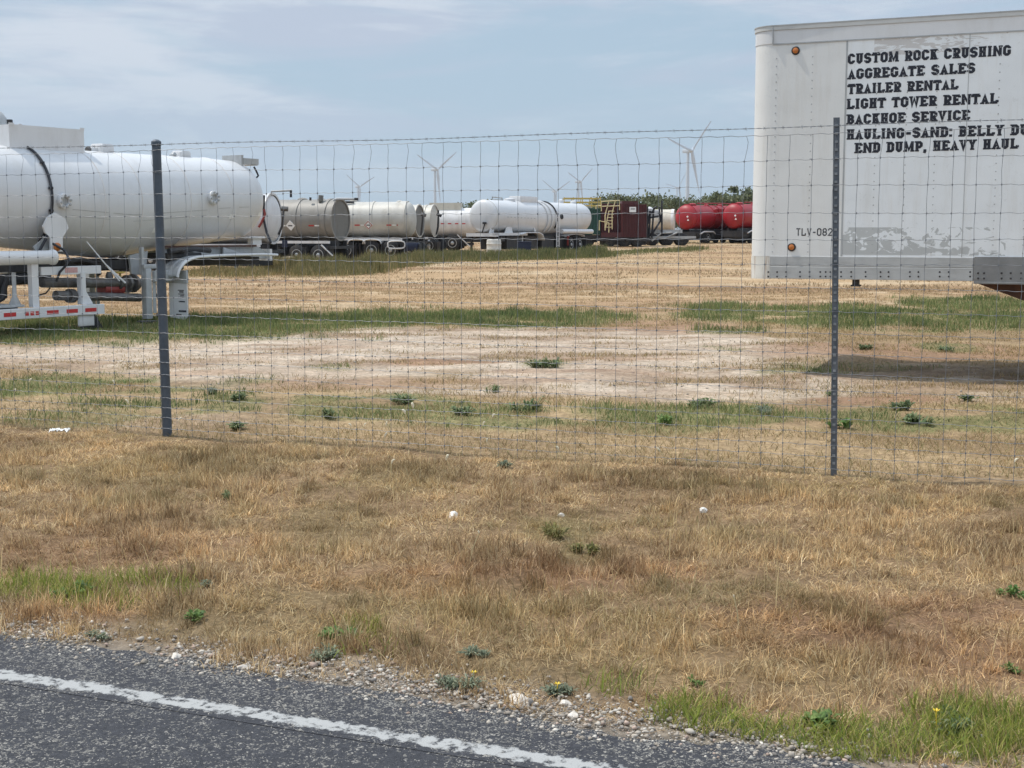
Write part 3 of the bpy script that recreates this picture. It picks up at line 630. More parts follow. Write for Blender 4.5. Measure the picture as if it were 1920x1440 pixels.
weed(652, 1196, 95, 26, 'green', 'bright green broad-leaved weed on the verge with shiny broad leaves, beside the blue-grey feathery herb', 11, group=WG)
weed(615, 1236, 80, 24, 'blue', 'blue-grey feathery herb on the verge just below the bright green weed', 12, group=WG)
weed(895, 1226, 75, 24, 'blue', 'faint blue-grey herb in the verge above the pinkish rock', 13, group=WG)
weed(1548, 1366, 105, 42, 'green', 'large green broad-leaved weed in the fresh green roadside grass', 14, group=WG)
weed(1760, 1372, 120, 44, 'dark', 'dark green weed with one yellow flower in the fresh roadside grass', 15, flowers=1, group=WG)
weed(1305, 1287, 44, 16, 'green', 'small green weed left of and above the largest weed in the fresh grass', 16, group=WG)
weed(372, 1168, 62, 26, 'green', 'green rosette weed at the lower edge of the bright grass patch', 17, group=WG)
weed(140, 1120, 90, 26, 'green', 'wide green weed inside the bright grass patch on the verge', 18, group=WG)
weed(392, 1112, 36, 16, 'blue', 'little grey-green herb at the end of the bright grass patch', 19, group=WG)
weed(1905, 1112, 50, 24, 'green', 'green leafy weed in the dry verge near the end of the fence', 20, group=WG)
weed(427, 936, 34, 20, 'dark', 'small dark green herb alone in the dry grass below the round post', 21, group=WG)
weed(1045, 1010, 90, 34, 'olive', 'olive grass tuft under the cream stone in mid verge', 22, group=WG)
weed(1098, 1050, 80, 30, 'olive', 'wider olive tuft just right of and below the first olive tuft', 23, group=WG)
weed(948, 878, 46, 18, 'blue', 'grey-green herb at the foot of the fence mid-span', 24, group=WG)
weed(165, 1203, 60, 18, 'blue', 'grey-green herb in the gravel beside the asphalt, below the bright grass patch', 25, group=WG)
weed(860, 1290, 110, 32, 'blue', 'grey herb with small yellow flowers at the road edge left of the pinkish rock', 26, flowers=1, group=WG)
weed(1040, 1306, 70, 22, 'blue', 'grey herb at the road edge right behind the pinkish rock', 27, flowers=1, group=WG)
weed(1895, 1256, 60, 18, 'green', 'low green sprig in dry grass above the fresh roadside grass', 28, group=WG)
weed(926, 736, 46, 20, 'dark', 'dark green weed on the pale bare ground mid-yard, upper of the middle pair', 31, group=YG)
weed(985, 774, 80, 36, 'dark', 'broad dark weed with drooping leaves below the middle pair in the yard', 32, group=YG)
weed(1030, 692, 56, 22, 'dark', 'rounded green weed alone on the pale bare ground in mid-yard', 33, group=YG)
weed(604, 782, 56, 26, 'dark', 'dark green leafy weed in the yard right of the round post', 34, group=YG)
weed(1690, 770, 52, 24, 'dark', 'spiky dark weed in the yard right of the T-post, upper of two', 35, group=YG)
weed(1715, 794, 64, 24, 'dark', 'wide grey-green weed in the yard right of the T-post, lower of two', 36, group=YG)
weed(1312, 768, 80, 24, 'dark', 'wide blue-green weed in the yard left of the T-post', 37, group=YG)
weed(1620, 658, 42, 14, 'dark', 'compact dark weed on brown soil below the box trailer, nearer the T-post', 38, group=YG)
weed(1770, 656, 64, 14, 'dark', 'flat spreading weed on brown soil below the box trailer, further right', 39, group=YG)
weed(1818, 760, 60, 16, 'dark', 'low weed in the yard behind the fence, beyond the spiky dark weed', 40, group=YG)
weed(862, 778, 70, 20, 'dark', 'flat dark weed left of the broad drooping weed in the yard', 41, group=YG)
weed(1250, 800, 56, 26, 'green', 'fresh green weed in the yard strip below the wide blue-green weed', 42, group=YG)
weed(1575, 805, 60, 24, 'green', 'green weed directly beside the T-post in the yard', 43, group=YG)
weed(395, 738, 60, 20, 'blue', 'blue-green weed tuft right of the round post at the edge of bare ground', 44, group=YG)
weed(440, 755, 44, 18, 'dark', 'darker tuft just right of the blue-green one near the round post', 45, group=YG)
weed(445, 802, 60, 20, 'dark', 'low green weed at the fence foot right of the round post', 46, group=YG)
weed(1560, 740, 34, 12, 'dark', 'small weed on pale ground behind the T-post', 47, group=YG)
weed(760, 756, 110, 20, 'dark', 'broad low grey-green clump in the yard between round post and mid-yard weeds', 48, group=YG)
weed(1440, 780, 70, 18, 'blue', 'bluish low weed in the yard between the wide weed and the T-post', 49, group=YG)

# ------------------------------------------------------------------ pale seed stalks near the fence
def seed_stalks():
    pts = [(760, 795, 20, 8), (782, 815, 52, 8), (910, 832, 50, 6), (718, 842, 20, 6), (672, 815, 14, 5), (735, 820, 20, 5), (893, 818, 20, 5), (926, 850, 24, 5), (1045, 858, 16, 7), (1246, 868, 18, 5), (843, 892, 20, 8), (734, 895, 18, 6), (646, 868, 64, 5), (1904, 900, 30, 6), (215, 742, 24, 5), (57, 735, 24, 5), (320, 770, 12, 5), (345, 800, 14, 5), (235, 770, 14, 5), (24, 745, 16, 5), (880, 1075, 60, 4), (1385, 1190, 60, 4)]
    for i, (u, v, hh, hd) in enumerate(pts):
        p = gnd(u, v); d = p.y; H = hh / F * d; r = random.Random(50 + i)
        root = thing('seed_stalk', 'thin pale straw stalk with a feathery whitish seed head, standing near the fence', 'grass stalk', (p.x, p.y, gzs(p.x, p.y)), 0, 'pale seed stalks near the fence')
        a = MB(); bx = r.uniform(-.06, .06); a.tube([(0, 0, 0), (bx * .4, 0, H * .55), (bx, .01, H)], .0026, 5); a.build('stem', M['straw'], root)
        q = hd / F * d * .42; L = q * r.uniform(2.4, 4); dr = r.uniform(.2, 1.0) * r.choice((-1, 1))
        a = MB(); a.tube([(bx, .01, H - .005), (bx + dr * L * .2, .01, H + L * .4), (bx + dr * L * .6, .01, H + L * .75), (bx + dr * L, .01, H + L * .85)], [q * .3, q * .8, q * .75, q * .12], 7); a.build('seed_head', M['seed'], root)
seed_stalks()
def litter():
    p = gnd(113, 818); r = random.Random(3); vs = []; fs = []; nx, ny = 12, 7
    for j in range(ny):
        for i in range(nx):
            x = (i / (nx - 1) - .5) * .16 + r.uniform(-.008, .008); y = (j / (ny - 1) - .5) * .09 + r.uniform(-.008, .008)
            vs.append((x, y, .02 + .028 * abs(math.sin(i * 1.9 + j * 1.3)) + r.uniform(0, .012)))
    for j in range(ny - 1):
        for i in range(nx - 1): a = j * nx + i; fs.append((a, a + 1, a + nx + 1, a + nx))
    mb = MB(); mb.add(vs, fs); o = mb.build('plastic_bag', M['litter']); o.location = (p.x, p.y, gzs(p.x, p.y) + .01)
    md = o.modifiers.new('thickness', 'SOLIDIFY'); md.thickness = .002
    tag(o, 'crumpled white plastic scrap lying in the dry grass left of the round post', 'litter')
litter()

# ------------------------------------------------------------------ fence
def fence():
    L = FLEN
    root = thing('wire_fence', 'tall woven wire game fence with a round post and a studded T-post', 'fence', (FL.x, FL.y, 0), math.atan2(FE.y, FE.x))
    H = [p / 275.0 for p in (649, 600, 551, 502, 453, 405, 361, 318, 276, 236, 201, 170, 140, 113, 88, 64, 41, 18)]
    r = random.Random(5); s0, s1 = -7.0, 13.0
    mb = MB(); wr = .00155
    ns = int((s1 - s0) / .152); st = [s0 + .152 * i + r.uniform(-.004, .004) for i in range(ns)]
    def wob(s, k): return .010 * math.sin(s * .9 + k * 1.7) + .006 * math.sin(s * 2.3 + k)
    def outp(s, h): return .012 * math.sin(s * 1.3) * math.sin(h * 2.2)
    for k, h in enumerate(H):
        pts = []
        for i in range(ns - 1):
            pts.append((st[i], outp(st[i], h), h + wob(st[i], k) * .5))
            m_ = (st[i] + st[i + 1]) / 2; pts.append((m_ - .02, outp(m_, h), h + wob(m_, k) * .5 + .0035)); pts.append((m_ + .03, outp(m_, h), h + wob(m_, k) * .5 - .003))
        mb.tube(pts, wr * (1.25 if k == 0 else 1), 4)
    for i, s in enumerate(st):
        bend = r.choice((-1, 1, .15, .1, -.1, .4, -.5)) * r.uniform(.01, .034); pts = [(s + bend * .55, outp(s, H[0]), H[0] + wob(s, 0) * .5), (s + bend, outp(s, H[0]) + .006, H[0] - .05), (s + bend * .75, outp(s, H[0]), H[0] - .10)]
        dx = r.uniform(-.004, .004)
        for k, h in enumerate(H):
            if k == 0: continue
            pts.append((s + dx * (k % 2), outp(s, h), h + wob(s, k) * .5))
            if k + 1 < len(H) and k < 9: pts.append((s + r.uniform(-.004, .004), outp(s, h), (h + H[k + 1]) / 2))
        pts.append((s, 0, 0.0))
        mb.tube(pts, wr, 4)
    for i, s in enumerate(st):
        for k, h in enumerate(H):
            z = h + wob(s, k) * .5; y = outp(s, h); sx_ = s if k else s
            if k: mb.box(s - .0038, s + .0038, y - .004, y + .004, z - .0062, z + .0062)
    mb.build('wire_mesh', M['wire'], root, smooth=False)
    mb = MB(); pts1 = []; pts2 = []; n = 600; top = 691 / 275.0 - .11
    for i in range(n):
        s = s0 + (s1 - s0) * i / (n - 1); a = s * 60; z = top + wob(s, 31) * .7
        pts1.append((s, .0022 * math.cos(a), z + .0022 * math.sin(a))); pts2.append((s, -.0022 * math.cos(a), z - .0022 * math.sin(a)))
    mb.tube(pts1, .0017, 4); mb.tube(pts2, .0017, 4); s = s0 + .05
    while s < s1:
        z = top + wob(s, 31) * .7
        mb.tube([(s - .005, -.012, z - .010), (s + .004, .012, z + .011)], .0013, 4); mb.tube([(s + .005, .010, z - .012), (s - .004, -.012, z + .010)], .0013, 4); s += .127
    mb.build('barbed_wire', M['wire'], root, smooth=False)
    inv = Matrix.Translation((FL.x, FL.y, 0)) @ Matrix.Rotation(math.atan2(FE.y, FE.x), 4, 'Z'); inv.invert()
    # round post, leaning a little
    b = inv @ at(308.5, 812, 11.06); t_ = inv @ at(286, 266, 11.06); b = Vector((b.x, .045, b.z)); t_ = Vector((t_.x, .045, t_.z))
    d = (t_ - b); b2 = b - d * .12; r0 = .0375
    mb = MB(); mb.tube([b2, b, b + d * .5, t_], [r0 * 1.08, r0 * 1.06, r0, r0 * .97], 24); rp = mb.build('round_post', M['post_paint'], root)
    rp['label'] = 'dark round pipe post with a domed cap, leaning slightly'
    mb = MB(); mb.lathe(t_ - d.normalized() * .006, d, [(-.02, r0 * 1.07), (0, r0 * 1.12), (.012, r0 * 1.05), (.026, r0 * .6), (.030, .002)], 24); mb.build('cap', M['post_paint'], rp)
    mb = MB()
    for h in H[1::2]:
        c = b + d * ((h - b.z) / d.z); ring = []
        for q in range(17):
            a = q * 2 * math.pi / 16; ring.append((c.x + math.cos(a) * (r0 + .003), c.y + math.sin(a) * (r0 + .003), c.z + .004 * math.sin(a * 2)))
        mb.tube(ring, .0016, 4, False)
    mb.build('tie_wire', M['wire'], rp)
    def tpost(s, lean, label):
        mb = MB(); ztop = 2.462
        def P(x, y, z): return (s + x + lean * z, y, z)
        for (xa, xb, ya, yb) in ((-.021, .021, .010, .0145), (-.0035, .0035, .0145, .046)):
            vs = [P(x, y, z) for z in (-.3, ztop) for y in (ya, yb) for x in (xa, xb)]
            mb.add(vs, [(0, 2, 3, 1), (4, 5, 7, 6), (0, 1, 5, 4), (2, 6, 7, 3), (0, 4, 6, 2), (1, 3, 7, 5)])
        z = .10
        while z < ztop - .02:
            vs = [P(x, y, zz) for zz in (z, z + .016) for y in (.002, .0105) for x in (-.009, .009)]
            mb.add(vs, [(0, 2, 3, 1), (4, 5, 7, 6), (0, 1, 5, 4), (2, 6, 7, 3), (0, 4, 6, 2), (1, 3, 7, 5)]); z += .0535
        tp = mb.build('t_post', M['tpost'], root, smooth=False); tp.data.materials.append(M['worn_steel'])
        for q_ in tp.data.polygons:
            if q_.index >= 12: q_.material_index = 1
        if label: tp['label'] = label
        mb = MB()
        for h in H[1::2]: mb.tube([P(-.026, -.004, h), P(-.024, .02, h + .006), P(0, .05, h + .012), P(.024, .02, h + .006), P(.034, -.006, h - .004)], .0018, 4)
        mb.build('clip', M['wire'], tp)
    tpost(L + .002, -.019, 'grey-green studded steel T-post'); tpost(L * 2, .004, None); tpost(-L, .0, None)
fence()

# ------------------------------------------------------------------ lettering
def stroke_quads(pts, t):
    """mitred ribbon around a polyline -> list of quads (2D)"""
    P = [Vector((a, b)) for a, b in pts]; n = len(P); h = t / 2; L = []; Rr = []
    closed = (P[0] - P[-1]).length < 1e-6
    for i in range(n):
        if closed and i in (0, n - 1): d0 = (P[0] - P[n - 2]).normalized(); d1 = (P[1] - P[0]).normalized()
        else:
            d1 = (P[i + 1] - P[i]).normalized() if i < n - 1 else None; d0 = (P[i] - P[i - 1]).normalized() if i > 0 else d1
            if d1 is None: d1 = d0
        m = Vector((-(d0.y + d1.y), d0.x + d1.x)); m.normalize(); k = h / max(.45, m.dot(Vector((-d1.y, d1.x))))
        L.append(P[i] + m * k); Rr.append(P[i] - m * k)
    return [(L[i], Rr[i], Rr[i + 1], L[i + 1]) for i in range(n - 1)]
def glyphs(T, serif):
    h = T / 2; b, t, m = h * .92, 1 - h * .92, .5; W = .66; l, r = h, W - h; c = .13
    if serif: l, r = h + .05, W - h - .05
    cl = h if serif else l; crr = W - h if serif else r
    bowl = lambda y0, y1, x0=l, x1=crr: [(x0, y0), (x1 - c, y0), (x1, y0 + c), (x1, y1 - c), (x1 - c, y1), (x0, y1)]
    ring = [(cl, .5), (cl, b + c), (cl + c, b), (crr - c, b), (crr, b + c), (crr, t - c), (crr - c, t), (cl + c, t), (cl, t - c), (cl, .5)]
    G = {
     'A': ([[(h, 0), (W / 2, t), (W - h, 0)], [(W * .25, .30), (W * .75, .30)]], [(h, 0), (W - h, 0)]),
     'B': ([[(l, 0), (l, 1)], bowl(b, m), bowl(m, t, l, crr - .03)], [(l - .04, 0), (l - .04, 1)]),
     'C': ([[(crr, .66), (crr, t - c), (crr - c, t), (cl + c, t), (cl, t - c), (cl, b + c), (cl + c, b), (crr - c, b), (crr, b + c), (crr, .34)]], []),
     'D': ([[(l, 0), (l, 1)], bowl(b, t)], [(l - .04, 0), (l - .04, 1)]),
     'E': ([[(l, 0), (l, 1)], [(l, b), (W - .06, b)], [(l, m), (W - .16, m)], [(l, t), (W - .06, t)], [(W - .09, b), (W - .09, .30)], [(W - .09, .70), (W - .09, t)]], [(l - .04, 0), (l - .04, 1)]),
     'G': ([[(crr, .68), (crr, t - c), (crr - c, t), (cl + c, t), (cl, t - c), (cl, b + c), (cl + c, b), (crr - c, b), (crr, b + c), (crr, .44), (W * .55, .44)]], []),
     'H': ([[(l, 0), (l, 1)], [(r, 0), (r, 1)], [(l, m), (r, m)]], [(l, 0), (l, 1), (r, 0), (r, 1)]),
     'I': ([[(W / 2, 0), (W / 2, 1)]], [(W / 2, 0), (W / 2, 1)]),
     'K': ([[(l, 0), (l, 1)], [(r + .02, 1), (l + .05, .46)], [(l + .16, .6), (r + .04, 0)]], [(l, 0), (l, 1), (r, 1), (r + .02, 0)]),
     'L': ([[(l, 0), (l, 1)], [(l, b), (W - .04, b)], [(W - .08, b), (W - .08, .34)]], [(l, 0), (l, 1)]),
     'M': ([[(l - .02, 0), (l - .02, 1)], [(r + .24, 0), (r + .24, 1)], ([(l, .95), ((l + r + .22) / 2, .18), (r + .22, .95)], .7)], [(l - .04, 0), (r + .26, 0)]),
     'N': ([[(l - .03, 0), (l - .03, 1)], [(r + .13, 0), (r + .13, 1)], ([(l - .01, .93), (r + .11, .07)], .72)], [(l - .05, 0), (r + .15, 1)] if serif else []),
     'O': ([ring], []), '0': ([ring], []),
     'P': ([[(l, 0), (l, 1)], bowl(.42, t)], [(l, 0), (l - .04, 1)]),
     'R': ([[(l, 0), (l, 1)], bowl(.44, t), [(W * .5, .44), (r + .01, .12), (r + .02, 0)]], [(l, 0), (l - .04, 1), (r + .04, 0)]),
     'S': ([[(crr, .70), (crr, t - c), (crr - c, t), (cl + c, t), (cl, t - c), (cl, m + c * .9), (cl + c, m), (crr - c, m), (crr, m - c * .9), (crr, b + c), (crr - c, b), (cl + c, b), (cl, b + c), (cl, .30)]], []),
     'T': ([[(W / 2, 0), (W / 2, 1)], [(.02, t), (W - .02, t)]] + ([[(.07, t), (.07, .68)], [(W - .07, t), (W - .07, .68)]] if serif else []), [(W / 2, 0)]),
     'U': ([[(l, 1), (l, b + c), (l + c, b), (r - c, b), (r, b + c), (r, 1)]], [(l, 1), (r, 1)]),
     'V': ([[(h, 1), (W / 2, b), (W - h, 1)]], [(h, 1), (W - h, 1)]),
     'W': ([[(h, 1), (W * .36, b), (W * .62, .86), (W * .88, b), (W * 1.24 - h, 1)]], [(h, 1), (W * 1.24 - h, 1)]),
     'Y': ([[(h, 1), (W / 2, .44), (W - h, 1)], [(W / 2, .5), (W / 2, 0)]], [(h, 1), (W - h, 1), (W / 2, 0)]),
     '8': ([[(cl, b + c), (cl + c, b), (crr - c, b), (crr, b + c), (crr, m - c), (crr - c, m), (cl + c, m), (cl, m - c), (cl, b + c)], [(cl + .02, m + c), (cl + c, m), (crr - c, m), (crr - .02, m + c), (crr - .02, t - c), (crr - c, t), (cl + c, t), (cl + .02, t - c), (cl + .02, m + c)]], []),
     '2': ([[(cl, .70), (cl, t - c), (cl + c, t), (crr - c, t), (crr, t - c), (crr, .62), (cl, b), (W, b)]], []),
     '-': ([[(.08, .45), (W * .72, .45)]], []), ':': ([[(.12, .02), (.12, .24)], [(.12, .56), (.12, .78)]], []), ',': ([[(.12, .20), (.12, .0), (.06, -.16)]], []),
    }
    adv = {k: W for k in G}; adv.update({'N': W + .10, 'M': W + .22, 'W': W * 1.24, 'I': .40 if serif else .3, ':': .24, ',': .24, '-': W * .8, ' ': .40})
    return G, adv
GS = glyphs(.255, True); GT = glyphs(.15, False)
def lettering(text, fn, x0, width, z_of, h_of, mt, parent, name, set_=GS, serif=True, T=.255):
    """fn(s, z, lift) -> 3D point on the carrier; z_of(s) baseline, h_of(s) cap height"""
    G, adv = set_; gap = .075 if serif else .16
    tot = sum(adv[c] + gap for c in text) - gap; k = width / tot; x = 0; mb = MB(); li = 0
    for c in text:
        if c != ' ':
            st, sf = G[c]; off = .13 if (c == 'I' and serif) else (.18 if c == 'I' else 0); qs = []
            for s_ in st: qs += stroke_quads(s_[0], T * s_[1]) if isinstance(s_, tuple) else stroke_quads(s_, T)
            if serif:
                for cx, e in sf:
                    y0, y1 = (0, .145) if e == 0 else (.855, 1); qs.append((Vector((cx - T * .5 - .05, y0)), Vector((cx + T * .5 + .05, y0)), Vector((cx + T * .5 + .05, y1)), Vector((cx - T * .5 - .05, y1))))
            for q in qs:
                li += 1; V = []
                for p in q:
                    s = x0 + (x + p.x - off) * k; V.append(fn(s, z_of(s) + min(max(p.y, -.2), 1) * h_of(s), .0026 + .00012 * (li % 9)))
                mb.add(V, [(0, 1, 2, 3)])
        x += adv[c] + gap
    return mb.build(name, mt, parent, smooth=False)
M['ink'] = mat('worn_dark_lettering', (0.010, 0.011, 0.020), 0.5, var=0.3, scale=9, dirt=(.55, .55, .55), dirt_amt=.85, dscale=(16, 16, 22), d0=.60, d1=.68)

# ------------------------------------------------------------------ box trailer
def wheel(parent, x, y, rad, wid, side, rim_mat='galv', dual=True, z=None):
    """tyre with rim as a sub-part; side -1: dish faces -y"""
    z = rad if z is None else z
    mb = MB(); d = (0, 1, 0); o = (x, y - wid / 2, z)
    mb.lathe(o, d, [(0.0, rad * .56), (.01, rad * .62), (.03, rad * .93), (.05, rad), (wid * .5, rad * 1.005), (wid - .05, rad), (wid - .03, rad * .93), (wid - .01, rad * .62), (wid, rad * .56)], 28)
    t = mb.build('wheel', M['rubber'], parent)
    mb = MB(); s = side; yo = y + s * wid / 2
    mb.lathe((x, yo, z), (0, s, 0), [(-.10, rad * .20), (-.09, rad * .50), (.002, rad * .57), (.010, rad * .57), (.010, rad * .50), (-.05, rad * .44), (-.06, rad * .26), (.03, rad * .20), (.05, rad * .12), (.05, .004)], 24)
    mb.build('rim', M[rim_mat], t)
    return t
def box_trailer():
    P0 = at(1440, 522, 15.6); rz = -math.atan2(.396, .918)
    root = thing('box_trailer', 'long white box trailer with black rental and hauling lettering on its side', 'trailer', (P0.x, P0.y, 0), rz)
    inv = (Matrix.Translation((P0.x, P0.y, 0)) @ Matrix.Rotation(rz, 4, 'Z')).inverted()
    o = inv @ Vector((0, 0, CAM_H)); R3 = inv.to_3x3()
    def hit(u, v, y=0.0):
        d = R3 @ ray(u, v); t = (y - o.y) / d.y; p = o + d * t; return p.x, p.z
    zb = hit(1445, 522)[1]; zr = hit(1445, 480)[1]; zm = hit(1445, 499)[1]; zseam = hit(1452, 82)[1]; zrail = hit(1452, 57)[1]; zt = hit(1452, 47.5)[1]
    Lg, Wd, rc = 9.6, 2.59, .25
    def outline(g=0.0, x1=Lg, r=rc):
        p = [(x1, -g)]
        for k in range(9):
            a = -math.pi / 2 - k / 8 * math.pi / 2; p.append((math.cos(a) * (r + g), r + math.sin(a) * (r + g)))
        for k in range(9):
            a = math.pi - k / 8 * math.pi / 2; p.append((math.cos(a) * (r + g), Wd - r + math.sin(a) * (r + g)))
        p.append((x1, Wd + g)); return p
    fz = lambda p, q, h: (p, q, h)
    # side wall material: white sheet with ghosts of torn-off decals and vertical dirt runs
    m = bpy.data.materials.new('white_trailer_sheet'); m.use_nodes = True; t = m.node_tree; t.nodes.clear()
    out = N(t, 'ShaderNodeOutputMaterial'); p = N(t, 'ShaderNodeBsdfPrincipled'); Lk(t, p, 0, out, 0); p.inputs['Roughness'].default_value = .45
    tcn = N(t, 'ShaderNodeTexCoord'); xyz = N(t, 'ShaderNodeSeparateXYZ'); Lk(t, tcn, 'Object', xyz, 0)
    base = N(t, 'ShaderNodeMix', data_type='RGBA'); base.inputs[6].default_value = (.72, .715, .69, 1); base.inputs[7].default_value = (.76, .78, .785, 1)
    step = N(t, 'ShaderNodeMapRange'); xs_ = hit(1585, 300)[0]; step.inputs[1].default_value = xs_ - .02; step.inputs[2].default_value = xs_ + .02; Lk(t, xyz, 0, step, 0); Lk(t, step, 0, base, 0)
    mp_ = N(t, 'ShaderNodeMapping'); mp_.inputs['Scale'].default_value = (5, 5, .55); Lk(t, tcn, 'Object', mp_, 0)
    nz = N(t, 'ShaderNodeTexNoise', i_Scale=1.5, i_Detail=8.0, i_Roughness=.7); Lk(t, mp_, 0, nz, 'Vector')
    dr = N(t, 'ShaderNodeMapRange'); dr.inputs[1].default_value = .5; dr.inputs[2].default_value = .8; dr.inputs[4].default_value = .45; Lk(t, nz, 0, dr, 0)
    d1 = N(t, 'ShaderNodeMix', data_type='RGBA'); Lk(t, dr, 0, d1, 0); Lk(t, base, 2, d1, 6); d1.inputs[7].default_value = (.52, .48, .41, 1)
    sc = N(t, 'ShaderNodeTexNoise', i_Scale=11.0, i_Detail=5.0, i_Roughness=.75, i_Distortion=1.5); Lk(t, tcn, 'Object', sc, 'Vector')
    sr = N(t, 'ShaderNodeMapRange'); sr.inputs[1].default_value = .60; sr.inputs[2].default_value = .67; sr.inputs[4].default_value = .5; Lk(t, sc, 0, sr, 0)
    d2 = N(t, 'ShaderNodeMix', data_type='RGBA'); Lk(t, sr, 0, d2, 0); Lk(t, d1, 2, d2, 6); d2.inputs[7].default_value = (.60, .61, .60, 1); last = d2
    def region(u0, v0, u1, v1, scale, lo, hi, dist, col, sl=0.0):
        nonlocal last
        x0, z1 = hit(u0, v0); x1, z0 = hit(u1, v1)
        def band(ax, a, b, e):
            m1 = N(t, 'ShaderNodeMapRange'); m1.inputs[1].default_value = a; m1.inputs[2].default_value = a + e; Lk(t, xyz, ax, m1, 0)
            m2 = N(t, 'ShaderNodeMapRange'); m2.inputs[1].default_value = b; m2.inputs[2].default_value = b - e; Lk(t, xyz, ax, m2, 0)
            q = N(t, 'ShaderNodeMath', operation='MULTIPLY'); Lk(t, m1, 0, q, 0); Lk(t, m2, 0, q, 1); return q
        bx = band(0, x0, x1, .004); bz = band(2, min(z0, z1), max(z0, z1), .004)
        mm_ = N(t, 'ShaderNodeMath', operation='MULTIPLY'); Lk(t, bx, 0, mm_, 0); Lk(t, bz, 0, mm_, 1)
        pn = N(t, 'ShaderNodeMapping'); pn.inputs['Scale'].default_value = scale; pn.inputs['Rotation'].default_value = (0, .35, 0); Lk(t, tcn, 'Object', pn, 0)
        n_ = N(t, 'ShaderNodeTexNoise', i_Scale=1.0, i_Detail=6.0, i_Roughness=.62, i_Distortion=dist); Lk(t, pn, 0, n_, 'Vector')
        # denser at the left and lower edge of the old decal
        gx = N(t, 'ShaderNodeMapRange'); gx.inputs[1].default_value = x0; gx.inputs[2].default_value = x1; gx.inputs[3].default_value = .10; gx.inputs[4].default_value = -.10; Lk(t, xyz, 0, gx, 0)
        gz_ = N(t, 'ShaderNodeMapRange'); gz_.inputs[1].default_value = min(z0, z1); gz_.inputs[2].default_value = min(z0, z1) + .12; gz_.inputs[3].default_value = sl; gz_.inputs[4].default_value = 0; Lk(t, xyz, 2, gz_, 0)
        s1 = N(t, 'ShaderNodeMath', operation='ADD'); Lk(t, n_, 0, s1, 0); Lk(t, gx, 0, s1, 1)
        s2 = N(t, 'ShaderNodeMath', operation='ADD'); Lk(t, s1, 0, s2, 0); Lk(t, gz_, 0, s2, 1)
        th = N(t, 'ShaderNodeMapRange'); th.inputs[1].default_value = lo; th.inputs[2].default_value = hi; Lk(t, s2, 0, th, 0)
        q = N(t, 'ShaderNodeMath', operation='MULTIPLY'); Lk(t, th, 0, q, 0); Lk(t, mm_, 0, q, 1)
        mix = N(t, 'ShaderNodeMix', data_type='RGBA'); Lk(t, q, 0, mix, 0); Lk(t, last, 2, mix, 6); mix.inputs[7].default_value = (*col, 1); last = mix
    region(1577, 426, 1885, 480, (5, 5, 9), .50, .525, 1.2, (.46, .47, .46), .10)
    region(1640, 55, 1905, 92, (4, 4, 13), .52, .55, 2.2, (.56, .54, .52), 0)
    Lk(t, last, 2, p, 'Base Color')
    wv = N(t, 'ShaderNodeTexNoise', i_Scale=1.7, i_Detail=2.0); Lk(t, tcn, 'Object', wv, 'Vector')
    bp = N(t, 'ShaderNodeBump', i_Strength=.28, i_Distance=.05); Lk(t, wv, 0, bp, 'Height'); Lk(t, bp, 0, p, 'Normal')
    mb = MB(); mb.prism(outline(), fz, zr - .002, zrail); mb.build('body', m, root)
    mb = MB(); mb.prism(outline(.006), fz, zseam, zrail - .001); ub = mb.build('upper_band', M['white'], root)
    mb = MB(); mb.prism(outline(.016), fz, zrail, zt - .012); mb.build('top_rail', mat('top_rail_aluminium', (.56, .55, .52), .4, .3, var=.06, dirt=(.38, .36, .33), dirt_amt=.5, dscale=(.6, 3, 6)), root)
    mb = MB(); mb.prism(outline(.022), fz, zt - .012, zt); mb.prism(outline(-.25), fz, zt, zt + .015); mb.build('roof', M['grey_paint'], root)
    # bottom rail in two tiers
    railm = mat('bottom_rail_aluminium', (.50, .50, .485), .42, .35, var=.1, scale=5, dirt=(.33, .32, .30), dirt_amt=.7, dscale=(.8, 4, 5))
    x8 = hit(1826, 500)[0]
    mb = MB(); mb.box(0.02, x8, -.006, Wd + .006, zm + .004, zr, .004); mb.box(0.02, x8, -.010, Wd + .010, zb, zm, .004)
    br = mb.build('bottom_rail', railm, root, smooth=False)
    mb = MB(); mb.box(x8 + .003, Lg, -.018, Wd + .018, zb - .02, zr + .01, .004); mb.box(x8 + .003, Lg, -.024, Wd + .024, zb - .028, zb - .006, .003); mb.build('rail_extension', mat('darker_rail_steel', (.24, .24, .235), .5, .3, var=.15, scale=5, dirt=(.15, .13, .12), dirt_amt=.6, dscale=(1, 4, 4)), root, smooth=False)
    mb = MB()
    for u in (1440.5, 1457, 1474, 1500, 1518, 1538, 1548, 1557, 1577, 1596, 1623, 1651, 1666, 1706, 1722, 1762, 1779, 1819):
        for v in (510, 518.5):
            x, z = hit(u, v, -.01); mb.lathe((x, -.010, z), (0, -1, 0), [(0, .011), (.004, .010), (.006, .003)], 8)
    for u in (1834, 1845, 1878, 1895, 1915):
        for v in (512, 522):
            x, z = hit(u, v, -.02); mb.lathe((x, -.018, z), (0, -1, 0), [(0, .012), (.005, .010), (.007, .003)], 8)
    o2 = mb.build('rivet', M['dark'], br); o2['kind'] = 'stuff'
    # rusty nose corner
    mb = MB(); pts = outline(.004, .015)[1:-1]
    mb.prism([(.018, -.004)] + pts + [(.018, Wd + .004)], fz, zb - .005, zr - .004)
    mb.build('corner_casting', mat('rust_streaked_white', (.66, .64, .58), .6, var=.08, dirt=(.30, .17, .08), dirt_amt=.8, dscale=(14, 14, 1.0), d0=.5, d1=.66), root)
    # seams
    mb = MB()
    for u, wd in ((1582.5, .018), (1810, .007)):
        x, _ = hit(u, 300); mb.box(x - wd / 2, x + wd / 2, -.0045, .004, zr + .002, zseam - .002)
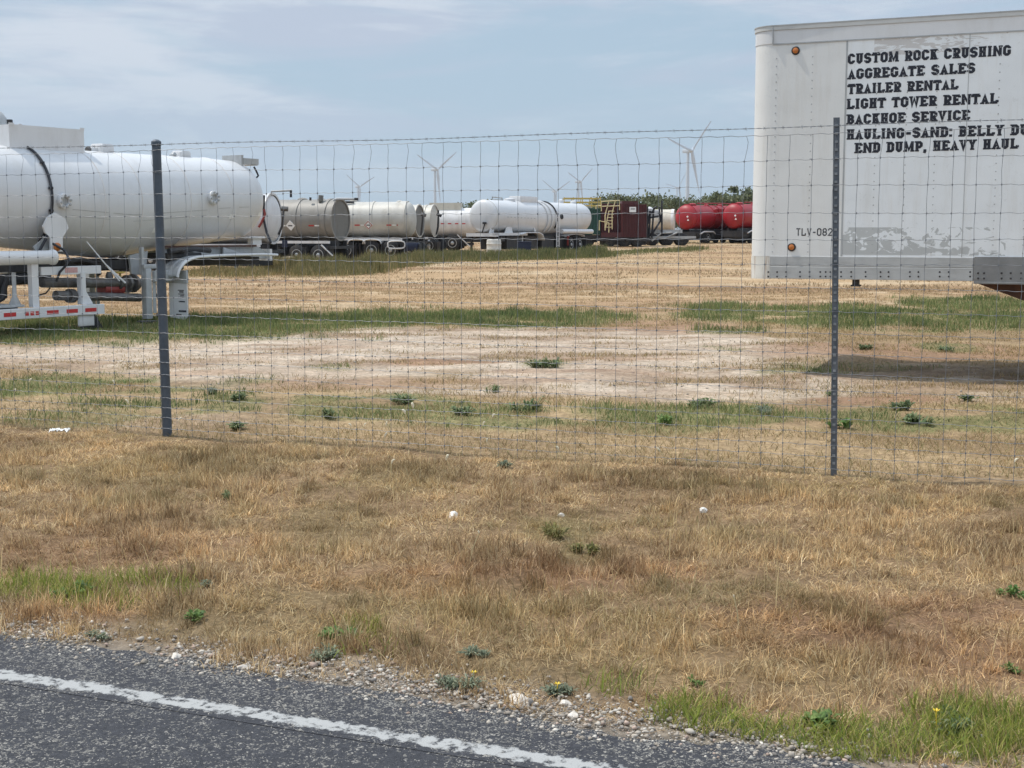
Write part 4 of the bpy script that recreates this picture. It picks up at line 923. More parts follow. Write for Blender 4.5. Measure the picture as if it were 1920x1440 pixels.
    x = hit(1450, 60)[0]; mb.box(x - .006, x + .006, -.021, -.0005, zseam + .002, zt - .014)
    mb.box(.0, Lg, -.010, -.0005, zseam - .014, zseam - .001)
    mb.build('panel_seam', M['grey_paint'], root, smooth=False)
    mb = MB()
    for u in (1452, 1519, 1640, 1697, 1752, 1868, 1925):
        x = hit(u, 300)[0]
        for k in range(26): mb.lathe((x, -.0005, zr + .05 + k * .088), (0, -1, 0), [(0, .008), (.003, .007), (.004, .002)], 6)
    o2 = mb.build('wall_rivet', M['grey_paint'], root); o2['kind'] = 'stuff'
    for u, v, lb in ((1492, 95, 'round amber marker lamp near the roof'), (1484.5, 463.5, 'round amber marker lamp above the bottom rail')):
        x, z = hit(u, v); mb = MB(); mb.lathe((x, -.001, z), (0, -1, 0), [(0, .048), (.008, .048), (.012, .043), (.012, .033), (.008, .031)], 24); ml = mb.build('marker_lamp', M['lens_rim'], root); ml['label'] = lb
        mb = MB(); mb.lathe((x, -.008, z), (0, -1, 0), [(0, .034), (.009, .032), (.015, .020), (.018, .003)], 20); mb.build('lens', M['amber'], ml)
    # lettering
    fn = lambda s, z, l: (s, -l, z)
    rows = [('CUSTOM ROCK CRUSHING', 1590, 101, 120.5, 1896, 84, 104), ('AGGREGATE SALES', 1590, 129.5, 149, 1829, 117, 137), ('TRAILER RENTAL', 1590, 157.5, 177, 1797, 148, 167.5),
            ('LIGHT TOWER RENTAL', 1588, 185.5, 205, 1872, 174, 194), ('BACKHOE SERVICE', 1588, 214.5, 233.5, 1819, 205.5, 225), ('HAULING-SAND: BELLY DUMP', 1588, 242.5, 262, None, 0, 0), ('END DUMP, HEAVY HAUL', 1603, 268, 287.5, 1910, 259, 278.5)]
    for tx, u0, va, vb, u1, vc, vd in rows:
        x0, zA = hit(u0, va); _, zB = hit(u0, vb)
        if u1: x1, zC = hit(u1, vc); _, zD = hit(u1, vd)
        else: x1 = x0 + 2.13; zC, zD = zA + .0, zB + .0
        zo = lambda s, a=zB, b=zD, x0=x0, x1=x1: a + (b - a) * (s - x0) / (x1 - x0)
        ho = lambda s, a=zA - zB, b=zC - zD, x0=x0, x1=x1: a + (b - a) * (s - x0) / (x1 - x0)
        lettering(tx, fn, x0, x1 - x0, zo, ho, M['ink'], root, 'lettering')
    x0, zA = hit(1493, 428); _, zB = hit(1493, 442); x1, _ = hit(1571, 442)
    lettering('TLV-0822', fn, x0, x1 - x0, lambda s: zB, lambda s: zA - zB, M['ink'], root, 'unit_number', GT, False, .15)
    # underside: coupler block, brown sub-frame, landing legs and bogie further along
    mb = MB(); x, z = hit(1603, 524); mb.box(x - .04, x + .03, .06, .16, zb - .07, zb + .01, .006); mb.box(x - .055, x + .05, .05, .17, zb - .08, zb - .062, .004); mb.build('coupler_stop', M['dark'], root)
    xa, za = hit(1832, 529, .25); mb = MB()
    mb.prism([(xa, zb - .03), (xa + 3.2, zb - .03), (xa + 3.2, zb - .62), (xa + 1.35, zb - .62), (xa + .62, zb - .26)], lambda p_, q_, h: (p_, h, q_), .22, .34)
    mb.prism([(xa, zb - .03), (xa + 3.2, zb - .03), (xa + 3.2, zb - .62), (xa + 1.35, zb - .62), (xa + .62, zb - .26)], lambda p_, q_, h: (p_, h, q_), Wd - .34, Wd - .22)
    mb.box(xa + .7, xa + 3.2, .34, Wd - .34, zb - .25, zb - .15); mb.build('sub_frame', M['rust'], root, smooth=False)
    mb = MB(); mb.box(.1, Lg - .1, .1, Wd - .1, zb + .05, zr - .03); mb.build('floor', M['dark'], root)
    for y in (.45, Wd - .45):
        mb = MB(); mb.box(xa + 1.5, xa + 1.64, y - .07, y + .07, .05, zb - .1, .01); mb.box(xa + 1.42, xa + 1.72, y - .13, y + .13, 0.0, .05, .008); mb.build('landing_leg', M['grey_paint'], root)
    for x in (7.1, 8.4):
        for y, sd in ((.19, -1), (.50, -1), (Wd - .50, 1), (Wd - .19, 1)): wheel(root, x, y, .50, .27, sd)
        mb = MB(); mb.tube([(x, .4, .5), (x, Wd - .4, .5)], .07, 10); mb.build('axle', M['dark'], root)
    mb = MB(); mb.box(6.2, 9.3, .75, .85, .62, zb - .03); mb.box(6.2, 9.3, Wd - .85, Wd - .75, .62, zb - .03); mb.build('bogie_frame', M['dark'], root)
box_trailer()

# ------------------------------------------------------------------ the big white tanker on the left
def near_tanker():
    OX, OY, AL = -7.63, 24.8, R(57)
    root = thing('tank_trailer', 'big white double-cone tanker trailer without wheels parked close behind the round fence post', 'tank trailer', (OX, OY, 0), AL)
    inv = (Matrix.Translation((OX, OY, 0)) @ Matrix.Rotation(AL, 4, 'Z')).inverted(); o = inv @ Vector((0, 0, CAM_H)); R3 = inv.to_3x3()
    def hy(u, v, y):                       # local (x, z) of a pixel on the vertical plane y
        d = R3 @ ray(u, v); t = (y - o.y) / d.y; q = o + d * t; return q.x, q.z
    TOP = 3.16
    def st(x, r, drop=0.0): return (x, TOP - r - drop, r)
    prof = [(-3.92, .10, .78), (-3.90, .32, .52), (-3.84, .52, .30), (-3.72, .70, .12), (-3.55, .80, .02), (-3.4, .825, 0), (-2.62, .845, 0), (-1.73, .885, 0), (-1.6, .89, 0), (-.2, .968, 0), (0, .975, 0), (.2, .968, 0), (1.5, .90, 0), (2.62, .845, 0), (2.64, .842, .0), (3.35, .80, .025), (3.50, .765, .06), (3.66, .66, .16), (3.76, .52, .30), (3.82, .32, .50), (3.84, .10, .72)]
    mb = MB(); mb.rings([st(*q) for q in prof], 72); tank = mb.build('tank', M['tank_white'], root, ang=50)
    def rad(x):
        xs = [p[0] for p in prof]; r = np.interp(x, xs, [p[1] for p in prof]); d = np.interp(x, xs, [p[2] for p in prof]); return float(r), TOP - float(r) - float(d)
    def surf(x, ang, lift=0.0):            # ang measured from the top towards the camera side (-y)
        r, zc = rad(x); return Vector((x, -math.sin(ang) * (r + lift), zc + math.cos(ang) * (r + lift)))
    for x in (2.63, 1.45, .2, -.62, -3.42):
        mb = MB(); pts = [surf(x, math.radians(a), .001) for a in range(0, 361, 6)]; mb.tube(pts, .011, 6, False); mb.build('weld_seam', M['old_white'], tank)
    # black hose strapped over the tank like a hoop
    mb = MB(); mb.tube([surf(-1.73, math.radians(a), .03) for a in range(-30, 150, 4)], .024, 10); hs = mb.build('hoop_hose', M['black'], root)
    mb = MB()
    for a in (50, 80, 104): c = surf(-1.73, math.radians(a), .03); mb.box(c.x - .05, c.x + .02, c.y - .03, c.y + .02, c.z - .02, c.z + .02, .004)
    mb.build('hose_clamp', M['black'], hs)
    # spill box on the roof with a manway dome behind it
    mb = MB(); x0, x1, ya, yb, za, zt = -2.09, -.53, -.32, .84, 2.95, 3.505; w_ = .022
    mb.box(x0, x1, ya, ya + w_, za, zt); mb.box(x0, x1, yb - w_, yb, za, zt); mb.box(x0 + .001, x0 + w_, ya + w_, yb - w_, za, zt - .004); mb.box(x1 - w_, x1 - .001, ya + w_, yb - w_, za, zt - .004)
    mb.box(x0 - .006, x0 + .10, ya - .008, ya - .001, zt - .02, zt + .025); mb.box(x1 - .09, x1 + .006, ya - .008, ya - .001, zt - .02, zt + .03)
    mb.box(x0 + .2, x0 + .27, ya + .002, ya + .03, zt + .001, zt + .014)
    mb.build('spill_box', M['white'], root, smooth=False)
    mb = MB(); c = Vector((-1.78, .53, 3.02)); mb.lathe(c, (0, 0, 1), [(0, .26), (.48, .26), (.49, .275), (.53, .275), (.54, .26), (.64, .23), (.74, .16), (.80, .07), (.82, .01)], 28); md = mb.build('manway_dome', M['grey_paint'], root)
    mb = MB(); mb.box(c.x + .14, c.x + .22, c.y - .26, c.y - .18, c.z + .50, c.z + .62, .01); mb.box(c.x - .06, c.x + .06, c.y - .05, c.y + .05, c.z + .78, c.z + .88, .01); mb.build('latch', M['dark'], md)
    mb = MB(); mb.box(-.02, .30, -.16, .16, 3.10, 3.30, .03); mb.box(-.16, .0, -.06, .06, 3.14, 3.22, .01); mb.build('vent_block', M['white'], root)
    mb = MB(); mb.lathe((-.22, 0, 3.18), (1, 0, 0), [(0, .05), (.06, .06), (.08, .03), (.2, .03)], 12); mb.build('vent_valve', M['pipe'], root)
    mb = MB(); mb.box(1.93, 2.22, -.14, .14, 3.12, 3.27, .03); vb = mb.build('vent_block', M['white'], root)
    mb = MB(); mb.lathe((1.78, -.08, 3.17), (.2, -1, 0), [(-.06, .03), (0, .05), (.05, .06), (.07, .02)], 10); mb.build('vent_valve', M['galv'], vb)
    # hose bracket at the far end
    mb = MB(); mb.box(3.30, 3.36, -.42, .12, 2.95, 3.24); mb.box(3.34, 3.80, -.42, -.36, 3.06, 3.18); mb.box(3.62, 3.84, -.36, .05, 3.05, 3.09); eb = mb.build('end_bracket', M['grey_paint'], root, smooth=False)
    mb = MB(); mb.tube([(3.72, -.36, 3.02), (3.74, -.40, 2.94), (3.78, -.42, 2.84), (3.72, -.40, 2.78)], .02, 8); mb.build('bracket_hose', M['black'], eb)
    # sight ports
    for (x, ang, lb) in ((-1.50, 93, None), (2.02, 86, None)):
        c = surf(x, math.radians(ang)); n_ = Vector((0, -math.sin(math.radians(ang)), math.cos(math.radians(ang)))); mb = MB()
        mb.lathe(c - n_ * .02, n_, [(0, .13), (.10, .13), (.105, .12), (.105, .075), (.06, .07)], 24); sp_ = mb.build('sight_port', M['white'], root)
        u_ = n_.cross(Vector((1, 0, 0))).normalized(); mb = MB()
        for k in range(8):
            a = k * math.pi / 4 + .2; q = c + n_ * .083 + (Vector((1, 0, 0)) * math.cos(a) + u_ * math.sin(a)) * .098; mb.lathe(q, n_, [(0, .022), (.022, .022), (.024, .012)], 6)
        mb.lathe(c + n_ * .044, n_, [(0, .068), (.002, .066)], 16)
        mb.build('bolt_ring', M['grey_paint'], sp_)
    # faint grey stripes and reflective patches
    mb = MB()
    def strip(xa, xb, ang, hh, lift=.002):
        n = 8
        for k in range(n):
            a0 = xa + (xb - xa) * k / n; a1 = xa + (xb - xa) * (k + 1) / n; da = hh / 2 / .9
            mb.add([surf(a0, ang + da, lift), surf(a1, ang + da, lift), surf(a1, ang - da, lift), surf(a0, ang - da, lift)], [(0, 1, 2, 3)])
    for xa, xb in ((-1.3, -.55), (-.45, .2), (.5, 1.9), (2.2, 2.55), (2.8, 3.1)): strip(xa, xb, math.radians(101 if xa < 2 else 100), .010)
    for xa, xb in ((-1.3, -.5), (.0, .9), (.6, 1.9)): strip(xa, xb, math.radians(108), .006, .003)
    mb.build('pin_stripe', M['grey_paint'], tank, smooth=False)
    for x, ang, L_, hh in ((.55, 121, .16, .10), (1.05, 138, .20, .09), (2.55, 112, .18, .10), (3.42, 112, .16, .10)):
        mb = MB(); strip(x, x + L_, math.radians(ang), hh, .006); mb.build('reflector', M['white_tape'], tank, smooth=False)
    # hinged guard plate with the amber lamp
    mb = MB(); pl = [(0, .0), (.20, .10), (.26, .26), (.18, .36), (.13, .42), (.12, .66), (-.12, .66), (-.13, .42), (-.22, .34), (-.26, .24), (-.16, .08)]
    mb.prism([(a, -b) for a, b in pl], lambda p_, q_, h: (-1.72 + p_, -.90 + h - .02 * q_ * 0, 2.02 + q_), -.07, -.03); mb.beam((-1.72, -.92, 1.95), (-1.72, -.80, 1.95), .08, .08); gp = mb.build('guard_plate', M['white'], root, smooth=False)
    mb = MB(); mb.lathe((-1.72, -.965, 1.44), (0, -1, 0), [(0, .07), (.03, .07), (.045, .05), (.05, .01)], 20); mb.build('lamp_lens', M['amber'], gp)
    mb = MB(); mb.tube([(-1.73, -.87, 1.93), (-1.86, -.93, 1.78), (-1.9, -.95, 1.6), (-2.02, -.90, 1.38), (-2.2, -.9, 1.28)], .024, 8); mb.tube([(-1.80, -.95, 1.50), (-1.68, -1.12, 1.38), (-1.72, -1.3, 1.2), (-1.86, -1.2, 1.02), (-1.9, -1.15, .86)], .022, 8); mb.build('loose_hose', M['black'], root)
    # hose tube along the side
    mb = MB(); mb.lathe((-7.2, -1.15, 1.27), (1, 0, 0), [(0, .115), (5.20, .115), (5.21, .128), (5.27, .128), (5.29, .10), (5.30, .02)], 28); mb.build('hose_tube', M['white'], root)
    # lower gusset under the belly
    mb = MB(); mb.prism([(-2.10, 1.44), (-1.72, 1.70), (-1.62, 1.36), (-2.06, 1.36)], lambda p_, q_, h: (p_, h, q_), -.86, -.82); mb.beam((-1.9, -.84, 1.62), (-1.62, -.95, 1.38), .03, .02); mb.build('gusset', M['grey_paint'], root, smooth=False)
    # side rail with red and white reflective tape
    mb = MB(); xa, xb, y0, zc = -7.4, -1.02, -1.30, .36
    mb.box(xa, xb, y0, y0 + .12, zc - .085, zc + .085, .008); mb.box(xa, -1.02, y0 + .12, y0 + .62, zc + .03, zc + .05, .004); sr = mb.build('side_rail', M['white'], root, smooth=False)
    for u0, u1 in ((7, 30), (47, 54), (57, 64), (67, 73), (88, 110), (125, 146), (160, 181), (-40, -15), (-90, -60)):
        a, z0 = hy(u0, 590, y0); b_, z1 = hy(u1, 588, y0)
        mb = MB(); mb.box(a, b_, y0 - .004, y0 - .001, zc - .035, zc + .03); mb.build('red_reflector', M['red_tape'], sr, smooth=False)
    mb = MB(); mb.box(-1.55, -1.20, y0 + .05, y0 + .09, .08, zc - .088, .02); mb.build('small_mudflap', M['white'], root)
    # upright supports and cross beams of the walkway
    for x, y, w2, z1 in ((-2.34, -1.12, .13, 1.16), (-1.36, -1.12, .10, 1.0), (-3.3, -1.0, .11, 1.16), (-4.6, -1.1, .13, 1.16)):
        mb = MB(); mb.box(x - w2 / 2, x + w2 / 2, y - .06, y - .045, zc + .088, z1); mb.box(x + w2 / 2 - .015, x + w2 / 2, y - .045, y + .07, zc + .088, z1); mb.box(x - w2 / 2 + .015, x - w2 / 2 + .028, y - .045, y + .07, zc + .088, z1)
        if w2 < .125: mb.prism([(x + w2 / 2, zc + .088), (x + w2 / 2 + .16, zc + .088), (x + w2 / 2, zc + .34)], lambda p_, q_, h: (p_, h, q_), y - .04, y - .03)
        mb.build('support_post', M['white'], root, smooth=False)
    mb = MB(); mb.box(-2.2, -.95, -1.16, -1.10, .97, 1.11, .006); cb = mb.build('cross_beam', M['white'], root, smooth=False)
    mb = MB(); mb.box(-1.72, -1.46, -1.163, -1.161, 1.00, 1.09); mb.build('faded_red_reflector', mat('faded_red_tape', (.55, .32, .30), .5, var=.2, scale=30), cb, smooth=False)
    mb = MB(); mb.beam((-.95, -.80, 1.52), (-.42, -1.0, .82), .035, .02); mb.beam((-.62, -.9, 1.1), (-.25, -.95, .78), .03, .03); mb.build('diagonal_brace', M['white'], root)
    # piping: two dirty cross pipes, pump, valves
    def Pp(u, v, y): a, b_ = hy(u, v, y); return Vector((a, y, b_))
    mb = MB(); a = Pp(78, 530, -.95); b_ = Pp(252, 531, -.80); mb.tube([a, b_], .085, 16); d_ = (b_ - a).normalized()
    for q, rr in ((.42, .10), (.80, .12), (.90, .15), (.97, .17), (1.01, .12)): mb.tube([a + (b_ - a) * q, a + (b_ - a) * q + d_ * .05], rr, 16)
    mb.build('discharge_pipe', M['pipe'], root)
    mb = MB(); a = Pp(104, 554, -1.0); b_ = Pp(262, 558, -.85); mb.tube([a, a + (b_ - a) * .22], .085, 14); mb.tube([a + (b_ - a) * .14, a + (b_ - a) * .20], .12, 14); mb.tube([a + (b_ - a) * .22, b_], .075, 14); mb.build('suction_pipe', M['pipe'], root)
    mb = MB(); a = Pp(190, 542, -.80); b_ = Pp(226, 541, -.76); mb.tube([a, b_], .12, 14); mb.build('valve_body', M['valve_red'], root)
    mb = MB(); a = Pp(225, 512, -.72); mb.lathe(a, (0, 0, 1), [(-.12, .02), (-.01, .02), (0, .085), (.025, .085), (.03, .02)], 16); mb.build('valve_handwheel', M['yellow'], root)
    mb = MB(); mb.lathe(Pp(236, 534, -.78), (0, -1, 0), [(-.14, .11), (0, .12), (.03, .15), (.06, .15), (.07, .05)], 18); mb.lathe(Pp(205, 522, -.55), (0, 0, 1), [(-.1, .06), (.05, .07), (.12, .04)], 12); mb.build('flange', M['pipe'], root)
    mb = MB(); mb.tube([Pp(118, 492, -.6), Pp(150, 487, -.55), Pp(178, 494, -.5), Pp(186, 515, -.5)], .05, 10); mb.tube([Pp(150, 515, -.5), Pp(165, 505, -.5), Pp(178, 490, -.5), Pp(190, 492, -.5)], .022, 8)
    mb.tube([Pp(0, 525, -.4), Pp(60, 522, -.4), Pp(90, 520, -.4)], .10, 12); mb.tube([Pp(190, 497, -.2), Pp(236, 487, -.2)], .06, 8)
    mb.tube([Pp(74, 553, -.9), Pp(86, 550, -.9), Pp(94, 540, -.9)], .014, 6); mb.tube([Pp(15, 520, -.7), Pp(8, 540, -.7), Pp(5, 560, -.7), Pp(-8, 566, -.7)], .045, 8)
    mb.box(-2.75, -2.45, -.6, -.3, .58, .98, .02); mb.tube([Pp(26, 540, -.75), Pp(27, 566, -.75)], .035, 8); mb.box(-3.6, -2.6, -1.05, -.6, .40, .46, .01); mb.build('hydraulic_lines', M['dark'], root)
    mb = MB(); mb.box(-3.75, -2.55, -1.16, -.5, .46, .50, .008); mb.box(-1.0, .2, -.3, .25, 1.02, 1.14); mb.box(-2.2, -1.0, -.3, .3, .98, 1.06, .02); mb.build('pump_shelf', M['grey_paint'], root, smooth=False)
    mb = MB(); c = Pp(27, 548, -1.0); mb.lathe((c.x, -1.0, .48), (0, 0, 1), [(0, .10), (.02, .10), (.16, .035), (.55, .035)], 10); mb.build('shelf_stand', M['grey_paint'], root)
    mb = MB(); mb.box(-3.0, .3, -.45, -.37, 1.02, 1.18); mb.box(-3.0, .3, .37, .45, 1.02, 1.18); mb.box(-.3, .55, -.1, .1, .98, 1.2); mb.build('chassis_beam', M['dark'], root)
    # belly saddle and landing legs
    mb = MB(); mb.prism([(.22, 1.26), (.66, 1.34), (.60, .98), (.46, .90), (.26, .90)], lambda p_, q_, h: (p_, h, q_), -.55, -.5); mb.box(.24, .30, -.85, -.78, .90, 1.42); mb.build('saddle', M['grey_paint'], root, smooth=False)
    for y in (-.86, .70):
        mb = MB(); mb.box(.26, .40, y - .07, y + .07, .10, 1.02, .01); mb.box(.415, .49, y - .07, y - .055, .20, .98); mb.box(.24, .55, y - .05, y + .05, 1.02, 1.10, .01); lg = mb.build('landing_leg', M['grey_paint'], root)
        mb = MB(); mb.box(.18, .48, y - .14, y + .14, .0, .06, .01); mb.build('foot', M['dark'], lg)
        mb = MB(); mb.lathe((.50, y - .06, .92), (1, 0, 0), [(0, .03), (.02, .03)], 8); mb.lathe((.50, y - .06, .16), (1, 0, 0), [(0, .03), (.03, .03)], 8); mb.lathe((.50, y - .06, .52), (1, 0, 0), [(0, .035), (.03, .03)], 8); mb.build('pin', M['dark'], lg)
    mb = MB(); mb.box(-1.10, -.96, -1.0, -.86, .0, .30, .02); mb.prism([(-1.25, 0), (-.8, 0), (-.95, .22), (-1.1, .22)], lambda p_, q_, h: (p_, h, q_), -.98, -.88); mb.build('jack_stand', M['dark'], root)
    mb = MB(); mb.box(.42, 1.02, -.99, -.93, .78, .98, .008); mb.prism([(.5, .78), (.72, .78), (.5, .45)], lambda p_, q_, h: (p_, h, q_), -.96, -.93); mb.build('flap_arm', M['grey_paint'], root, smooth=False)
    mb = MB(); ya, yb = -1.28, -.80; xf = .92
    n = 6; poly = [(ya, .78), (yb, .78), (yb, .10)] + [(ya + .10 - .10 * math.sin(k / n * math.pi / 2), .06 + .10 - .10 * math.cos(k / n * math.pi / 2)) for k in range(n + 1)]
    mb.prism(poly, lambda p_, q_, h: (xf + h, p_, q_), 0, .018); mf = mb.build('mudflap', M['white'], root, smooth=False)
    mb = MB(); mb.box(xf - .012, xf + .03, ya - .01, yb + .3, .74, .98, .005); mb.build('flap_hanger', M['grey_paint'], mf, smooth=False)
    mb = MB()
    for (a, b_, c_, d_) in ((-1.20, -1.04, .60, .615), (-1.19, -1.08, .565, .59), (-1.21, -1.05, .53, .545), (-1.20, -1.10, .50, .515), (-1.19, -1.05, .475, .485), (-1.22, -1.06, .385, .41), (-1.25, -1.05, .20, .235), (-1.12, -.98, .14, .165)):
        mb.box(xf - .004, xf - .001, a, b_, c_, d_)
    mb.build('flap_marking', M['ink'], mf, smooth=False)
    mb = MB(); mb.box(xf - .08, xf + .03, -1.20, -1.06, .99, 1.07, .02); mb.tube([(xf, -1.05, 1.02), (xf, -.9, 1.0), (xf, -.7, 1.01), (xf, -.5, .98)], .012, 6); mb.build('side_lamp', M['dark'], root)
    # ribbed fender: quarter arc then flat run to the rear
    path = []; 
    for k in range(11): a = k / 10 * math.pi / 2; path.append((.74 + .62 * (1 - math.cos(a)), .86 + .37 * math.sin(a)))
    path += [(1.8, 1.245), (2.4, 1.25), (3.0, 1.25), (3.42, 1.235)]
    mb = MB(); ya, yb = -1.24, -.62; ny = 25; vs = []; fs = []
    for px_, pz in path:
        for j in range(ny): vs.append((px_, ya + (yb - ya) * j / (ny - 1), pz + (.012 if (j // 3) % 2 else 0)))
    for i in range(len(path) - 1):
        for j in range(ny - 1): a = i * ny + j; fs.append((a, a + ny, a + ny + 1, a + 1))
    mb.add(vs, fs); fd = mb.build('fender', M['alu'], root, ang=20); sm = fd.modifiers.new('thickness', 'SOLIDIFY'); sm.thickness = .006
    mb = MB(); mb.tube([(a, ya, b_ - .005) for a, b_ in path], .026, 8); mb.build('fender_rim', M['white'], fd)
    mb = MB(); mb.box(1.5, 3.44, -.72, -.60, 1.05, 1.19); mb.build('fender_support', M['dark'], root)
    # rear frame
    fr_ = [(.9, 1.42), (3.70, 1.62), (3.74, 1.24), (2.9, 1.26), (1.0, 1.20)]
    for y in (-.52, .48):
        mb = MB(); mb.prism([(1.0, 1.37), (3.55, 1.42), (3.9, 1.26), (3.9, 1.14), (3.0, 1.16), (1.0, 1.16)], lambda p_, q_, h: (p_, h, q_), y, y + .03); mb.box(1.0, 3.50, y - .05, y + .08, 1.385, 1.42); mb.prism([(1.75, 1.36), (2.3, 1.20), (2.3, 1.16), (1.75, 1.16)], lambda p_, q_, h: (p_, h, q_), y - .09, y - .06); mb.prism([(2.55, 1.39), (3.3, 1.22), (3.3, 1.16), (2.55, 1.16)], lambda p_, q_, h: (p_, h, q_), y - .09, y - .06)
        mb.build('rear_frame', M['grey_paint'], root, smooth=False)
    mb = MB(); mb.box(1.0, 3.5, -.60, -.57, 1.392, 1.43); mb.build('rust_red_flange', M['rust'], root, smooth=False)
    mb = MB(); mb.box(2.84, 2.98, -.575, -.572, 1.22, 1.28); mb.build('red_reflector', M['red_tape'], root, smooth=False)
    mb = MB(); mb.prism([(3.86, 1.34), (3.93, 1.34), (3.93, 1.10), (3.86, 1.10)], lambda p_, q_, h: (p_, h, q_), -.62, .55); mb.build('rear_crossmember', M['white'], root, smooth=False)
    mb = MB(); mb.box(.85, 1.7, -.9, -.3, 1.17, 1.30, .02); mb.tube([(.8, -.95, 1.34), (1.5, -.9, 1.37), (1.9, -.9, 1.33)], .05, 8); mb.tube([(1.15, -.96, 1.32), (1.15, -1.05, 1.30)], .045, 12); mb.build('air_tank', M['dark'], root)
    mb = MB(); mb.box(3.35, 3.8, -.55, -.30, 1.56, 1.60); mb.box(3.5, 3.75, -.5, -.35, 1.43, 1.56); mb.build('rear_step', M['white'], root, smooth=False)
near_tanker()

# ------------------------------------------------------------------ parked tankers behind
def bg_tanker(label, u, v, Y, yaw, L, r, mt, near=-1, head=None, dish=.28, bands=(), cone=0.0, top=(), wheels=(), tape=(), tapez=-.28, placard=None, rail=True, fenders=(), legs=(), tube=None, name='tank_trailer', group='tanker trailers parked in a row', far_dish=.28, axle_y=1.0, frame='dark', ring_mat=None):
    P = at(u, v, Y); g = gzs(P.x, P.y); zc = P.z - g; rz = R(yaw); s = near
    root = thing(name, label, 'tank trailer', (P.x, P.y, g), rz, group)
    st = []
    def cz(x):                                      # double cone: belly lowest in the middle, level top
        k = cone * max(0, 1 - abs(x + L / 2) / (L / 2)); return zc - k / 2, r + k / 2
    n = 6
    for k in range(n + 1):
        a = k / n * math.pi / 2; z_, rr = cz(-L); st.append((-L - far_dish * math.cos(a), z_, rr * max(.02, math.sin(a)) ** .8))
    for k in range(1, 12):
        x = -L + L * k / 12; z_, rr = cz(x); st.append((x, z_, rr))
    for k in range(n, -1, -1):
        a = k / n * math.pi / 2; z_, rr = cz(0); st.append((dish * math.cos(a), z_, rr * max(.02, math.sin(a)) ** .8))
    mb = MB(); mb.rings(st, 44)
    tank = mb.build('tank', mt, root, ang=30)
    if head:
        mb = MB(); mb.rings([(.01 + dish * .2, zc, r * .955), (.03 + dish * .55, zc, r * .80), (.04 + dish * .9, zc, r * .5), (.05 + dish, zc, .04)], 40); mb.build('end_head', head, root)
        mb = MB(); mb.rings([(-.05, zc, r * 1.0), (-.05, zc, r * 1.045), (.06 + dish * .3, zc, r * 1.045), (.06 + dish * .3, zc, r * .96)], 44, False); mb.build('end_ring', ring_mat or mt, root)
    for x, ww in bands:
        z_, rr = cz(x); mb = MB(); mb.rings([(x - ww / 2, z_, rr), (x - ww / 2, z_, rr + .035), (x + ww / 2, z_, rr + .035), (x + ww / 2, z_, rr)], 44, False); mb.build('band', ring_mat or mt, root)
    for i, (x, hh, ww) in enumerate(top):
        z_, rr = cz(x); mb = MB(); mb.lathe((x, 0, z_ + rr - .05), (0, 0, 1), [(0, ww), (hh, ww * .95), (hh + .05, ww * .5), (hh + .06, .02)], 16); mb.build('manhole', mt, root)
    zf = zc - r - .05
    mb = MB()
    for y in (-.45, .45): mb.box(-L, .1, y - .06, y + .06, zf - .22, zf + .04)
    for x in np.arange(-L + .5, 0, 1.3): mb.box(x - .05, x + .05, -.4, .4, zf - .18, zf - .06)
    mb.box(-.12, .1, -1.2, 1.2, zf - .36, zf - .22); mb.box(-L * .8, -.8, -.7, .7, zf - .42, zf - .25)
    for x in np.arange(-L + 1.2, -.8, 1.7): mb.box(x - .22, x + .3, s * .55 - .15, s * .55 + .15, zf - .6, zf - .2)
    for x in np.arange(-L + .9, -.9, 2.3): mb.box(x, x + 1.7, -.9, .9, .27, zf - .2)  # added dark boxes that block the light showing through below the frame
    for x, rad in wheels: mb.box(x + rad + .06, x + rad + .09, s * axle_y - .32, s * axle_y + .32, .12, zf - .25); mb.box(x - rad - .09, x - rad - .06, s * axle_y - .32, s * axle_y + .32, .2, zf - .25)
    mb.build('chassis_and_light_blocks', M[frame], root, smooth=False)
    if rail:
        mb = MB(); mb.box(-L * .85, -.05, s * 1.02 - .05, s * 1.02 + .05, zf - .10, zf + .02); mb.build('side_rail', M['old_white'], root, smooth=False)
    def sq(x, ang, lift):
        z_, rr = cz(x); return Vector((x, s * math.sin(ang) * (rr + lift), z_ + math.cos(ang) * (rr + lift)))
    for x0, x1, col in tape:
        ang = math.acos(tapez / r); mb = MB(); mb.add([sq(x0, ang + .035, .006), sq(x1, ang + .035, .006), sq(x1, ang - .035, .006), sq(x0, ang - .035, .006)], [(0, 1, 2, 3), (3, 2, 1, 0)][:1]); mb.build('reflector', M[col], tank, smooth=False)
    if placard:
        x, ang, tc_ = placard; c = sq(x, ang, .05); up = (sq(x, ang - .1, 0) - sq(x, ang + .1, 0)).normalized(); ex = Vector((1, 0, 0)); nn = ex.cross(up) * (1 if ex.cross(up).y * s > 0 else -1)
        mb = MB(); d = .25; q = [c + ex * d, c + up * d, c - ex * d, c - up * d]; mb.add(q + [p - nn * .03 for p in q], [(0, 1, 2, 3), (7, 6, 5, 4), (0, 4, 5, 1), (1, 5, 6, 2), (2, 6, 7, 3), (3, 7, 4, 0)]); pc = mb.build('placard', M['white_tape'], root, smooth=False)
        mb = MB(); c2 = c + nn * .004
        mb.add([c2 + ex * .11 + up * .025, c2 - ex * .11 + up * .025, c2 - ex * .11 - up * .03, c2 + ex * .11 - up * .03], [(0, 1, 2, 3)]); mb.build('placard_mark', M['ink'], pc, smooth=False)
        if tc_:
            mb = MB(); e = d * .92
            q1 = [c2 + ex * e, c2 + up * e, c2 - ex * e, c2 - up * e]; q2 = [c2 + (p - c2) * .72 for p in q1]
            mb.add(q1 + q2, [(0, 1, 5, 4), (1, 2, 6, 5), (2, 3, 7, 6), (3, 0, 4, 7)]); mb.build('placard_border', mat('faded_red_border', (.42, .16, .13), .5), pc, smooth=False)
